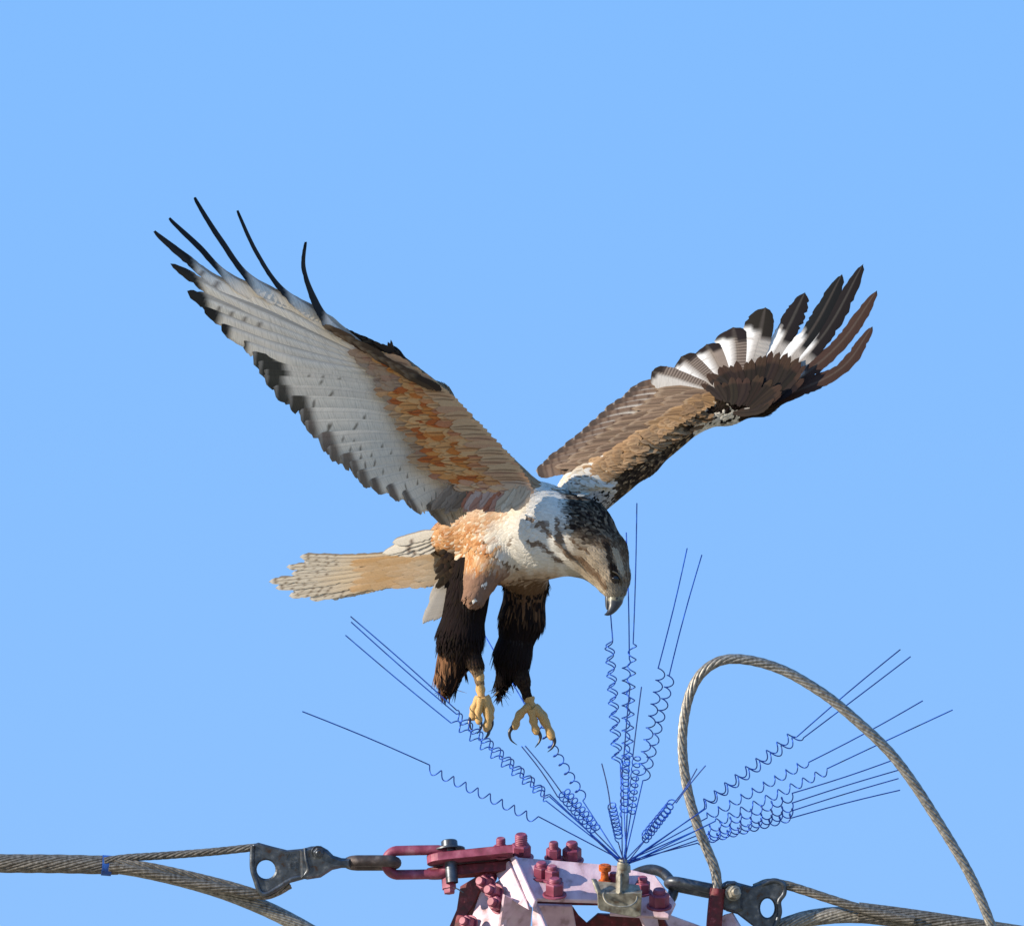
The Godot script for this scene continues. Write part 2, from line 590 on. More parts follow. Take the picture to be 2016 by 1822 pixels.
func noise_tex(freq: float, a: Color, b: Color, sd: int, size := 512) -> NoiseTexture2D:
	var t := NoiseTexture2D.new()
	var f := FastNoiseLite.new()
	f.seed = sd; f.frequency = freq; f.fractal_octaves = 5
	t.noise = f; t.width = size; t.height = size; t.seamless = true
	var g := Gradient.new()
	g.set_color(0, a); g.set_color(1, b)
	g.set_offset(0, 0.3); g.set_offset(1, 0.7)
	t.color_ramp = g
	return t

func noise_normal(freq: float, sd: int, strength: float) -> NoiseTexture2D:
	var t := NoiseTexture2D.new()
	var f := FastNoiseLite.new()
	f.seed = sd; f.frequency = freq; f.fractal_octaves = 4
	t.noise = f; t.width = 512; t.height = 512; t.seamless = true; t.as_normal_map = true; t.bump_strength = strength
	return t

func metal_mat(a: Color, b: Color, rough: float, metal: float, sd: int, scale := 14.0) -> StandardMaterial3D:
	var m := mat(Color.WHITE, rough, metal)
	var tex := noise_tex(0.012, a, b, sd)
	tex.color_ramp.add_point(0.14, a.lerp(Color(0.30, 0.18, 0.12), 0.55))
	tex.color_ramp.add_point(0.23, a.lerp(Color(0.34, 0.25, 0.2), 0.2))
	tex.color_ramp.add_point(0.86, b.lerp(Color(0.8, 0.76, 0.72), 0.25))
	m.albedo_texture = tex
	m.vertex_color_use_as_albedo = true
	m.uv1_triplanar = true
	m.uv1_scale = Vector3(scale, scale, scale)
	m.normal_enabled = true
	m.normal_texture = noise_normal(0.03, sd + 5, 3.0)
	m.normal_scale = 0.35
	return m

func make_materials():
	# feather vane: fine slanting barbs either side of the shaft
	var im := Image.create(128, 256, false, Image.FORMAT_RGB8)
	var f := FastNoiseLite.new()
	f.seed = 4; f.frequency = 0.11
	for y in 256:
		for x in 128:
			var q := absf(x - 63.5)
			var b := f.get_noise_2d(x * 0.12, (y + q * 0.8) * 1.7)
			var g := clampf(0.93 + b * 0.16, 0.0, 1.0)
			if q < 2.0: g *= 0.93
			im.set_pixel(x, y, Color(g, g, g))
	var vane := ImageTexture.create_from_image(im)
	var m := mat(Color.WHITE, 0.75)
	m.vertex_color_use_as_albedo = true
	m.albedo_texture = vane
	m.backlight_enabled = true
	m.backlight = Color(0.6, 0.54, 0.46)
	m.cull_mode = BaseMaterial3D.CULL_DISABLED
	m.metallic_specular = 0.3
	M.vane = m
	var p: StandardMaterial3D = m.duplicate()
	p.roughness = 0.9
	p.metallic_specular = 0.2
	p.backlight = Color(0.25, 0.22, 0.2)
	M.down = p
	M.skin = mat(Color.WHITE, 0.95)
	M.skin.vertex_color_use_as_albedo = true
	var ft := mat(Color.WHITE, 0.6)
	ft.vertex_color_use_as_albedo = true
	ft.albedo_texture = noise_tex(0.05, Color(0.80, 0.74, 0.62), Color(1, 1, 1), 31)
	ft.uv1_triplanar = true; ft.uv1_scale = Vector3(30, 30, 30)
	ft.normal_enabled = true; ft.normal_texture = noise_normal(0.07, 33, 6.0); ft.normal_scale = 0.8
	M.foot = ft
	M.claw = mat(Color(0.16, 0.16, 0.19), 0.3)
	var bk := mat(Color.WHITE, 0.38); bk.vertex_color_use_as_albedo = true
	M.beak = bk
	M.eye = mat(Color(0.07, 0.05, 0.04), 0.06)
	M.wire = metal_mat(Color(0.05, 0.23, 0.58), Color(0.09, 0.34, 0.78), 0.4, 0.4, 45, 8.0)
	M.steel = metal_mat(Color(0.46, 0.45, 0.43), Color(0.66, 0.64, 0.61), 0.5, 0.55, 11, 20.0)
	M.grip = metal_mat(Color(0.36, 0.34, 0.31), Color(0.56, 0.53, 0.49), 0.55, 0.45, 13, 20.0)
	M.cast = metal_mat(Color(0.28, 0.30, 0.33), Color(0.35, 0.37, 0.40), 0.42, 0.75, 15, 10.0)
	M.zinc = metal_mat(Color(0.44, 0.42, 0.38), Color(0.64, 0.62, 0.57), 0.55, 0.4, 17, 10.0)
	M.plate = metal_mat(Color(0.74, 0.63, 0.69), Color(0.84, 0.75, 0.80), 0.6, 0.1, 19, 5.0)
	M.iron = metal_mat(Color(0.22, 0.19, 0.19), Color(0.33, 0.29, 0.28), 0.6, 0.3, 47, 8.0)
	M.red = metal_mat(Color(0.44, 0.16, 0.25), Color(0.58, 0.29, 0.38), 0.55, 0.1, 21, 5.0)
	M.deepred = metal_mat(Color(0.28, 0.05, 0.09), Color(0.42, 0.09, 0.14), 0.6, 0.0, 27, 12.0)
	M.rust = metal_mat(Color(0.55, 0.22, 0.03), Color(0.80, 0.38, 0.05), 0.85, 0.0, 23, 25.0)
	M.tape = metal_mat(Color(0.06, 0.25, 0.55), Color(0.10, 0.33, 0.66), 0.6, 0.0, 29, 10.0)

# ================================================================== build
func _ready():
	rng.seed = 77
	blot.seed = 9; blot.frequency = 0.05; blot.fractal_octaves = 3
	# camera
	var cam := Camera3D.new()
	cam.name = "camera"
	add_child(cam)
	cam.fov = rad_to_deg(2.0 * atan(1822.0 / U / 2.0 / D))
	cam.near = 1.0; cam.far = 3000.0
	cam.transform = Transform3D(RB, CENTRE + RB * Vector3(0, 0, D))
	cam.current = true
	# sky
	var sm := ProceduralSkyMaterial.new()
	sm.sky_top_color = Color(0.45, 0.712, 1.0)
	sm.sky_horizon_color = Color(0.95, 1.0, 1.0)
	sm.sky_curve = 0.05
	sm.ground_bottom_color = Color(0.42, 0.38, 0.30)
	sm.ground_horizon_color = Color(0.50, 0.47, 0.40)
	sm.sun_angle_max = 1.0
	var sky := Sky.new(); sky.sky_material = sm
	var env := Environment.new()
	env.background_mode = Environment.BG_SKY
	env.sky = sky
	env.tonemap_mode = Environment.TONE_MAPPER_LINEAR
	env.tonemap_exposure = 1.5
	env.background_energy_multiplier = 0.667
	env.sdfgi_enabled = true; env.ssao_enabled = true; env.ssil_enabled = true
	var we := WorldEnvironment.new(); we.name = "world_environment"; we.environment = env
	add_child(we)
	# sun, low on the left and on the viewer's side
	var sun := DirectionalLight3D.new()
	sun.name = "sun"
	var to_sun := RB * Vector3(-0.88, 0.37, 0.29).normalized()
	sun.light_energy = 1.6
	sun.light_angular_distance = 0.5
	sun.light_color = Color(1.0, 0.95, 0.86)
	sun.shadow_enabled = true
	add_child(sun)
	sun.look_at_from_position(CENTRE + to_sun * 20.0, CENTRE, Vector3.UP)

	make_materials()
	build_ground()
	build_tower()
	build_left_line()
	build_right_line()
	build_spikes()
	build_hawk()

func build_ground():
	var g := MeshInstance3D.new()
	g.name = "ground"
	var pm := PlaneMesh.new(); pm.size = Vector2(2400, 2400)
	g.mesh = pm
	var m := mat(Color.WHITE, 0.95)
	m.albedo_texture = noise_tex(0.01, Color(0.64, 0.57, 0.44), Color(0.76, 0.69, 0.55), 3)
	m.uv1_world_triplanar = true; m.uv1_triplanar = true; m.uv1_scale = Vector3(0.05, 0.05, 0.05)
	pm.material = m
	add_child(g)
	g.set_meta("kind", "structure")

# angle iron between two points: two flanges
func angle_iron(mb: MB, a: Vector3, b: Vector3, w: float, t: float, f1: Vector3, f2: Vector3):
	var d := (b - a).normalized()
	for e in [[f1, f2], [f2, f1]]:
		var s: Vector3 = (e[0] - d * e[0].dot(d)).normalized()
		var o: Vector3 = (e[1] - d * e[1].dot(d)); o = (o - s * o.dot(s)).normalized()
		var c := [[0.0, 0.0], [w, 0.0], [w, t], [0.0, t]] if e[0] == f1 else [[t, 0.0], [w, 0.0], [w, t], [t, t]]
		for k in 4:
			var q0 = c[k]; var q1 = c[(k + 1) % 4]
			var n0: Vector3 = s * (q1[1] - q0[1]) - o * (q1[0] - q0[0])
			n0 = n0.normalized()
			var i0 := mb.vert(a + s * q0[0] + o * q0[1], n0); var i1 := mb.vert(a + s * q1[0] + o * q1[1], n0)
			var i2 := mb.vert(b + s * q1[0] + o * q1[1], n0); var i3 := mb.vert(b + s * q0[0] + o * q0[1], n0)
			mb.quad(i0, i1, i2, i3)
		for end in [[a, -d], [b, d]]:
			var ids := []
			for q in c:
				ids.append(mb.vert(end[0] + s * q[0] + o * q[1], end[1]))
			mb.quad(ids[0], ids[1], ids[2], ids[3])

func build_tower():
	var up := RB.inverse() * Vector3.UP
	var ground_y := 0.0
	var base := P(1100, 1800, -0.06)
	# base point on the ground below the peak
	var wtop := RB * base + CENTRE
	var foot := RB.inverse() * (Vector3(wtop.x, 0.0, wtop.z) - CENTRE)
	var t := thing("lattice_tower", "pink-white painted steel tower peak with maroon bolts below the hawk", "tower", foot)
	# plates of the peak
	var s := func(called: String, pts: Array, z0: float, a: float, b: float, th: float, m: Material, par: Node3D = null) -> MeshInstance3D:
		var mb := MB.new()
		slab(mb, pts, z0, a, b, th)
		return put(called, mb, m, t if par == null else par)
	# sloping top plate that carries the bolts
	s.call("top_plate", [[1012, 1686], [1222, 1703], [1216, 1775], [1176, 1772], [1051, 1768]], 0.01, -0.08, -0.75, 0.008, M.plate)
	s.call("rear_plate", [[1222, 1706], [1290, 1722], [1330, 1776], [1316, 1806], [1200, 1798], [1210, 1760]], -0.015, 0.1, -0.55, 0.008, M.plate)
	# narrow lit flange along the left edge of the top plate
	s.call("corner_angle", [[1003, 1689], [1013, 1684], [1053, 1771], [1048, 1786], [1036, 1770]], 0.016, 0.9, -0.3, 0.007, M.plate)
	s.call("corner_angle", [[1050, 1773], [1060, 1792], [1076, 1830], [1096, 1885], [1046, 1885], [1047, 1800]], 0.045, 0.9, 0.0, 0.007, M.plate)
	s.call("gusset_plate", [[973, 1713], [1000, 1694], [1034, 1768], [1040, 1790], [996, 1766]], -0.012, 1.15, -0.3, 0.006, M.plate)
	s.call("leg_plate", [[945, 1752], [985, 1730], [1000, 1760], [990, 1822], [985, 1890], [905, 1890], [922, 1822]], -0.03, 1.2, -0.25, 0.007, M.plate)
	s.call("side_gusset", [[995, 1762], [1049, 1787], [1046, 1822], [1040, 1890], [976, 1890], [986, 1822]], 0.05, -1.3, 0.9, 0.006, M.plate)
	s.call("lower_plate", [[1053, 1781], [1127, 1783], [1134, 1822], [1140, 1890], [1080, 1890], [1068, 1822]], -0.02, -0.1, 0.55, 0.006, M.plate)
	s.call("cross_beam", [[1050, 1768], [1180, 1770], [1183, 1782], [1052, 1780]], -0.03, 0.0, 0.0, 0.05, M.deepred)
	s.call("back_plate", [[1176, 1800], [1305, 1806], [1350, 1890], [1150, 1890], [1150, 1822]], -0.06, 0.1, 0.4, 0.008, M.deepred)
	s.call("side_plate", [[1262, 1804], [1320, 1800], [1370, 1818], [1400, 1830], [1420, 1890], [1300, 1890]], -0.03, -1.0, 0.2, 0.006, M.plate)
	s.call("brace_plate", [[1128, 1783], [1140, 1800], [1168, 1826], [1168, 1890], [1140, 1890]], -0.05, -0.8, 0.0, 0.006, M.deepred)
	s.call("left_flange", [[905, 1744], [938, 1724], [950, 1740], [930, 1786], [905, 1822], [890, 1850], [884, 1822], [898, 1790]], -0.05, 0.9, 0.0, 0.012, M.deepred)
	s.call("left_tab", [[898, 1799], [930, 1806], [926, 1832], [890, 1840]], -0.035, 1.0, 0.0, 0.008, M.deepred)
	# link plate bolted to the peak, reaching out to the chain: a tongue, its eye round the pin
	var tongue := []
	var x0 := 0.0
	for k in 13:
		var a := PI * 0.5 + PI * k / 12.0
		tongue.append(Vector3((870.0 + cos(a) * 30.0 - 1008.0) / U, 0, sin(a) * 30.0 / U))
	tongue.append(Vector3((1010.0 - 1008.0) / U, 0, -44.0 / U))
	tongue.append(Vector3((1010.0 - 1008.0) / U, 0, 44.0 / U))
	for spec in [[1687.0, 16.0, "link_plate", 1.0], [1710.0, 20.0, "link_plate", 0.5]]:
		var mb := MB.new()
		var tilt := Basis(Vector3(0, 0, 1), deg_to_rad(4.5)) * Basis(Vector3.RIGHT, deg_to_rad(-15.0))
		var mid := P(920, spec[0], 0.0)
		var h: float = spec[1] / U
		var n := tongue.size()
		var place := func(q: Vector3, y: float) -> Vector3: return mid + tilt * Vector3(q.x - (920.0 - 1008.0) / U, y, q.z * spec[3] - (1.0 - spec[3]) * 0.02)
		for k in n:
			var q0: Vector3 = tongue[k]; var q1: Vector3 = tongue[(k + 1) % n]
			var sn := tilt * Vector3(-(q1 - q0).z, 0, (q1 - q0).x).normalized()
			if sn.dot(place.call((q0 + q1) * 0.5, 0.0) - mid) < 0.0: sn = -sn
			var bv := h * 0.12
			mb.quad(mb.vert(place.call(q0, h * 0.5 - bv), sn), mb.vert(place.call(q1, h * 0.5 - bv), sn), mb.vert(place.call(q1, -h * 0.5), sn), mb.vert(place.call(q0, -h * 0.5), sn))
			var c0 := q0 * 0.985 + Vector3(920.0 - 1008.0, 0, 0) / U * 0.015; var c1 := q1 * 0.985 + Vector3(920.0 - 1008.0, 0, 0) / U * 0.015
			var bn := (sn + tilt * Vector3.UP).normalized()
			mb.quad(mb.vert(place.call(q0, h * 0.5 - bv), bn), mb.vert(place.call(q1, h * 0.5 - bv), bn), mb.vert(place.call(c1, h * 0.5), bn), mb.vert(place.call(c0, h * 0.5), bn))
		for side in [1.0, -1.0]:
			var nn: Vector3 = tilt * Vector3(0, side, 0)
			var c := mb.vert(place.call(Vector3((930.0 - 1008.0) / U, 0, 0), h * 0.5 * side), nn)
			var b0 := mb.v.size()
			for q in tongue: mb.vert(place.call(q, h * 0.5 * side), nn)
			for k in n: mb.tri(c, b0 + k, b0 + (k + 1) % n)
		put(spec[2], mb, M.red if spec[3] == 1.0 else M.deepred, t)
	var rise := Vector3(-0.07, 0.96, -0.25)
	# pin through the link plates
	var mb := MB.new()
	turned(mb, P(886, 1679, 0.0), rise, [[-60.0 / U, 12.0 / U], [6.0 / U, 12.0 / U], [6.01 / U, 30.0 / U], [9.0 / U, 30.0 / U], [9.5 / U, 28.0 / U], [9.6 / U, 18.0 / U], [13.0 / U, 16.5 / U], [24.0 / U, 16.0 / U], [26.0 / U, 14.0 / U], [26.1 / U, 0.0]], 24)
	var pin := put("pin", mb, M.cast, t)
	mb = MB.new()
	turned(mb, P(885, 1758, 0.0), rise, [[0.0, 0.0], [0.001 / U, 11.0 / U], [9.0 / U, 12.0 / U], [9.1 / U, 15.0 / U], [32.0 / U, 15.0 / U]], 6, true, 0.4)
	put("nut", mb, M.red, pin)
	mb = MB.new()
	tube(mb, smooth_path([P(893, 1746, 0.01), P(902, 1750, 0.012), P(912, 1756, 0.012)], 6), 1.3 / U, 6)
	put("split_pin", mb, M.cast, pin)
	# bolts standing on the peak
	for q in [[986, 1684, 0.0, 15.0, 0.9], [1026, 1688, -0.03, 20.0, 1.0], [1126, 1694, -0.03, 19.0, 0.6], [1090, 1689, -0.02, 15.0, 0.8],
		[1066, 1727, 0.022, 17.0, 0.35], [1087, 1732, 0.03, 16.0, 0.4], [1092, 1762, 0.055, 19.0, 0.3], [1208, 1740, 0.045, 13.0, 0.4], [1265, 1757, 0.045, 16.0, 0.5], [1298, 1785, 0.055, 20.0, 0.4]]:
		bolt(t, P(q[0], q[1], q[2]), Vector3(0.0, 0.93, 0.36), q[3] / U, M.red, q[4], rng.randf_range(0.0, 1.0))
	# bolts on the left face, pointing out to the left
	for q in [[960, 1740, 0.0, 15.0], [976, 1757, 0.015, 15.0], [983, 1781, 0.02, 15.0], [966, 1726, -0.02, 13.0], [926, 1818, 0.0, 14.0]]:
		bolt(t, P(q[0], q[1], q[2]), Vector3(-0.55, 0.25, 0.8), q[3] / U, M.red, 0.5, rng.randf())
	# rusty stud beside the post
	mb = MB.new()
	turned(mb, P(1190, 1741, 0.055), Vector3(0.03, 0.96, 0.27), [[0.0, 0.0], [0.01 / U, 11.0 / U], [9.0 / U, 12.0 / U], [10.0 / U, 8.0 / U], [27.0 / U, 7.0 / U], [29.0 / U, 12.0 / U], [39.0 / U, 12.5 / U], [41.0 / U, 10.0 / U], [41.1 / U, 0.0]], 14)
	put("rusty_stud", mb, M.rust, t)
	# lattice below the peak down to the ground
	var side := RB.inverse() * Vector3.RIGHT
	var front := RB.inverse() * Vector3.BACK
	var hgt := wtop.y - 0.06
	var top_c := base - up * 0.16
	var corner := func(k: int, f: float) -> Vector3:
		var half := lerpf(0.085, 1.9, f)
		var sx := -1.0 if k == 0 or k == 3 else 1.0
		var sz := 1.0 if k < 2 else -1.0
		return top_c - up * f * (hgt - 0.1) + side * sx * half + front * sz * half
	for k in 4:
		var sx := -1.0 if k == 0 or k == 3 else 1.0
		var sz := 1.0 if k < 2 else -1.0
		mb = MB.new()
		angle_iron(mb, corner.call(k, 0.0), corner.call(k, 1.0), 0.09, 0.008, -side * sx, -front * sz)
		put("leg", mb, M.plate, t)
	var tiers := [0.015, 0.06, 0.12, 0.2, 0.3, 0.43, 0.58, 0.77, 1.0]
	for j in tiers.size() - 1:
		for k in 4:
			var k2 := (k + 1) % 4
			var ct: Vector3 = (corner.call(k, tiers[j]) + corner.call(k2, tiers[j])) * 0.5
			var ax: Vector3 = top_c - up * tiers[j] * hgt
			var inw := (ax - ct).normalized()
			mb = MB.new()
			angle_iron(mb, corner.call(k, tiers[j]) + inw * 0.01, corner.call(k2, tiers[j + 1]) + inw * 0.01, 0.05, 0.006, up, inw)
			put("brace", mb, M.plate, t)
			mb = MB.new()
			angle_iron(mb, corner.call(k2, tiers[j]) + inw * 0.02, corner.call(k, tiers[j + 1]) + inw * 0.02, 0.05, 0.006, up, inw)
			put("brace", mb, M.plate, t)

func link(called: String, label: String, centre: Vector3, along: Vector3, across: Vector3, half_len: float, half_w: float, r: float, m: Material, group := ""):
	var t := thing(called, label, "chain link", centre, group)
	along = along.normalized(); across = (across - along * across.dot(along)).normalized()
	var p := []
	var straight := half_len - half_w
	for k in 41:
		var a := TAU * k / 40.0
		var off := along * (straight * signf(cos(a)) if absf(cos(a)) > 1e-4 else 0.0)
		p.append(centre + off + along * cos(a) * half_w + across * sin(a) * half_w)
	var mb := MB.new()
	var q := []
	for k in 40:
		q.append(p[k])
		if k == 10 or k == 30:
			pass
	q.append(p[0]); q.append(p[1])
	tube(mb, q, r, 14, Color.WHITE, false, true)
	put("bar", mb, m, t)
	return t

func clevis(label: String, mirror: bool) -> Node3D:
	# thimble clevis: web with a round hole, grooved rim, fork head and bolt
	var t := thing("thimble_clevis", label, "clevis", P(1442, 1775, 0.0) if mirror else P(640, 1697, 0.0), "thimble clevises on the cable ends")
	var outline := [[495,1668],[498,1662],[508,1658],[533,1665],[565,1673],[597,1670],[612,1671],[612,1726],[595,1731],[566,1739],[542,1756],[520,1764],[509,1752],[502,1728],[496,1708]]
	var head := [[590,1672],[612,1666],[631,1665],[645,1673],[656,1684],[672,1689],[690,1690],[690,1708],[672,1708],[654,1712],[631,1727],[605,1731],[592,1728]]
	var hole := [523.5, 1711.0, 18.5, 18.5]
	var rim := [P(497,1664,0.0125), P(496,1690,0.0125), P(497,1712,0.0125), P(503,1732,0.0125), P(511,1754,0.0125), P(524,1759,0.0125), P(548,1746,0.0125), P(574,1730,0.0125), P(602,1724,0.0125)]
	var bolt_at := P(625, 1677, 0.02)
	var lip := [P(600,1669,0.02), P(602,1690,0.022), P(606,1710,0.022), P(600,1722,0.02)]
	if mirror:
		outline = [[1430,1745],[1446,1735],[1480,1744],[1512,1733],[1540,1734],[1549,1748],[1546,1764],[1536,1775],[1536,1800],[1528,1830],[1500,1845],[1482,1822],[1452,1799],[1430,1793]]
		hole = [1511.0, 1787.0, 14.0, 19.0]
		head = [[1404,1752],[1424,1738],[1432,1734],[1447,1734],[1462,1742],[1462,1790],[1446,1796],[1426,1791],[1404,1775]]
		rim = [P(1500,1740,0.0125), P(1524,1733,0.0125), P(1542,1740,0.0125), P(1544,1758,0.0125), P(1534,1774,0.0125), P(1535,1798,0.0125), P(1524,1828,0.0125)]
		bolt_at = P(1443, 1757, 0.03)
		lip = [P(1426,1746,0.03), P(1434,1740,0.032), P(1448,1738,0.03)]
	var mb := MB.new()
	slab(mb, outline, 0.012, 0.0, 0.0, 0.014, hole, 0.0025)
	put("web", mb, M.cast, t)
	mb = MB.new()
	tube(mb, smooth_path(rim, 40), 5.0 / U, 10)
	put("rim", mb, M.cast, t)
	mb = MB.new()
	var rb := []
	for q in rim: rb.append(q - Vector3(0, 0, 0.015))
	tube(mb, smooth_path(rb, 40), 5.0 / U, 10)
	put("rim", mb, M.cast, t)
	mb = MB.new()
	slab(mb, head, 0.0215, 0.0, 0.0, 0.033, [], 0.004)
	var h := put("fork_head", mb, M.cast, t)
	mb = MB.new()
	tube(mb, smooth_path(lip, 16), 3.0 / U, 8)
	put("lip", mb, M.cast, h)
	if mirror:
		bolt(t, bolt_at, Vector3(0.25, 0.1, 0.95), 13.0 / U, M.zinc, 0.6, 0.2)
	else:
		bolt(t, bolt_at, Vector3(0.15, -0.1, 0.95), 10.5 / U, M.cast, 0.3, 0.2)
		for w in [["7X", 570.0, 1685.0], ["PI", 577.0, 1702.0]]:
			var tm := TextMesh.new()
			tm.text = w[0]; tm.font_size = 16; tm.pixel_size = 0.00075; tm.depth = 0.0016
			tm.material = M.cast
			var o := MeshInstance3D.new(); o.name = "raised_lettering"; o.mesh = tm
			o.position = P(w[1], w[2] , 0.0125) - org
			t.add_child(o, true)
	return t

func build_left_line():
	# conductor running in from the left and passing below the clevis
	var t := thing("conductor_cable", "thick grey twisted cable running in from the left below the clevis", "cable", P(-120, 1698, 0.0), "line conductors")
	var path := smooth_path([P(-2600, 1650, 0), P(-1800, 1668, 0), P(-1000, 1682, 0), P(-400, 1692, 0), P(-160, 1697, 0), P(0, 1699, 0), P(120, 1700, 0), P(225, 1704, -0.004), P(320, 1721, -0.010), P(420, 1748, -0.014), P(500, 1778, -0.018), P(570, 1811, -0.02), P(660, 1862, -0.02)], 220)
	stranded(t, path, 15.5 / U, 16, 3.3 / U, 0.34, M.steel)
	# helical grip wrapped on the conductor; its two legs loop round the clevis
	var g := thing("helical_grip", "grey wire grip wrapped round the left cable and looped through the clevis", "cable grip", P(100, 1699, 0.0), "helical cable grips")
	var wrap := smooth_path([P(-160, 1697, 0), P(0, 1699, 0), P(120, 1700, 0), P(232, 1703, -0.003)], 70)
	stranded(g, wrap, 19.0 / U, 9, 3.4 / U, 0.26, M.grip, "strand", 0.3, false)
	stranded(g, wrap, 18.4 / U, 9, 2.8 / U, 0.26, M.grip, "strand", 0.65, false)
	var upper := smooth_path([P(205, 1694, 0.010), P(250, 1688, 0.008), P(330, 1683, 0.004), P(420, 1676, 0.002), P(496, 1668, 0.0), P(512, 1668, -0.0)], 60)
	stranded(g, upper, 8.0 / U, 7, 2.9 / U, 0.085, M.grip)
	var lower := smooth_path([P(215, 1705, 0.012), P(280, 1714, 0.014), P(360, 1733, 0.012), P(440, 1748, 0.010), P(505, 1760, 0.004), P(535, 1758, 0.0), P(570, 1740, -0.004)], 60)
	stranded(g, lower, 10.0 / U, 8, 3.2 / U, 0.15, M.grip)
	var lower2 := smooth_path([P(225, 1697, 0.010), P(290, 1705, 0.010), P(370, 1722, 0.006), P(450, 1742, 0.002), P(500, 1757, 0.0)], 50)
	stranded(g, lower2, 9.0 / U, 8, 3.0 / U, -0.11, M.grip)
	var mb := MB.new()
	tube(mb, smooth_path([P(200, 1702.5, 0), P(219, 1704, -0.001)], 4), 20.2 / U, 24)
	put("blue_band", mb, M.tape, g)
	clevis("dark cast clevis with round hole holding the left cable grip", false)
	link("chain_link", "grey chain link lying edge-on beside the left clevis", P(733, 1698, 0.0), Vector3(1, 0.0, 0), Vector3(0, 0.22, 1), 46.0 / U, 20.0 / U, 11.5 / U, M.iron, "left chain links")
	link("chain_link", "upright oval chain link between the edge-on link and the maroon plate", P(822, 1697, 0.0), Vector3(1, 0.02, 0), Vector3(0, 1, 0.1), 62.0 / U, 24.0 / U, 10.0 / U, M.red, "left chain links")

func build_right_line():
	# dark shackle from the tower
	var t := thing("bow_shackle", "dark bowed shackle rising behind the spike post", "shackle", P(1270, 1735, -0.03))
	var mb := MB.new()
	tube(mb, smooth_path([P(1240, 1726, -0.03), P(1262, 1715, -0.03), P(1284, 1711, -0.03), P(1305, 1718, -0.025), P(1320, 1734, -0.02), P(1326, 1752, -0.015), P(1318, 1772, -0.01), P(1296, 1784, 0.0)], 40), 10.5 / U, 14)
	put("bow", mb, M.cast, t)
	link("chain_link", "dark flat chain link between the bowed shackle and the right clevis", P(1368, 1747, 0.0), Vector3(1, -0.2, 0), Vector3(0.05, 0.25, 1), 52.0 / U, 21.0 / U, 10.5 / U, M.cast)
	clevis("dark clevis with oval hole and pale bolt on the right", true)
	# conductor leaving to the lower right
	var c := thing("conductor_cable", "thick grey twisted cable leaving at the lower right corner", "cable", P(2100, 1870, 0.0), "line conductors")
	stranded(c, smooth_path([P(1480, 1850, -0.012), P(1545, 1822, -0.012), P(1600, 1806, -0.012), P(1680, 1800, -0.008), P(1790, 1809, 0.0), P(1950, 1832, 0.0), P(2150, 1864, 0.0), P(2700, 1952, 0.0), P(3600, 2090, 0.0)], 150), 17.0 / U, 16, 3.6 / U, 0.3, M.steel)
	var g := thing("helical_grip", "grey wire grip looped over the right clevis and wrapped on its cable", "cable grip", P(1700, 1795, 0.0), "helical cable grips")
	stranded(g, smooth_path([P(1486, 1748, 0.004), P(1512, 1738, 0.002), P(1545, 1741, 0.006), P(1585, 1753, 0.010), P(1640, 1771, 0.014), P(1720, 1795, 0.016), P(1800, 1812, 0.018)], 70), 9.5 / U, 8, 3.2 / U, 0.13, M.grip)
	stranded(g, smooth_path([P(1690, 1795, 0.0), P(1790, 1808, 0.0), P(1950, 1832, 0.0), P(2150, 1864, 0.0)], 60), 20.5 / U, 18, 3.4 / U, 0.26, M.grip, "strand", 0.0, false)
	# jumper loop
	var j := thing("jumper_cable", "slim grey twisted cable bent in a tall loop at the right", "cable", P(1405, 1840, 0.03))
	var pts := []
	for q in [[1404,1850],[1407,1800],[1412,1752],[1408,1712],[1391,1669],[1372.5,1622],[1357,1569],[1347,1514],[1343.5,1467],[1346,1421.6],[1356,1373],[1373,1336],[1396,1312],[1425.5,1298.5],[1463,1297.5],[1508.6,1307],[1555,1325],[1603,1353],[1643,1381],[1690,1421],[1732,1459.5],[1767,1498],[1804,1549],[1841,1606],[1878,1666],[1908,1718],[1931,1768],[1953,1824],[1970,1880]]:
		pts.append(P(q[0], q[1], 0.03))
	stranded(j, smooth_path(pts, 260), 10.2 / U, 7, 3.9 / U, 0.11, M.steel)
	mb = MB.new()
	tube(mb, smooth_path([P(1413, 1748, 0.03), P(1410, 1775, 0.03), P(1406, 1822, 0.03), P(1404, 1870, 0.03)], 16), 15.5 / U, 20)
	put("red_sleeve", mb, M.deepred, j)
	mb = MB.new()
	slab(mb, [[1425, 1800], [1440, 1796], [1458, 1826], [1470, 1880], [1410, 1880], [1412, 1812]], 0.01, 0.3, 0.0, 0.01)
	put("lug", mb, M.plate, j)

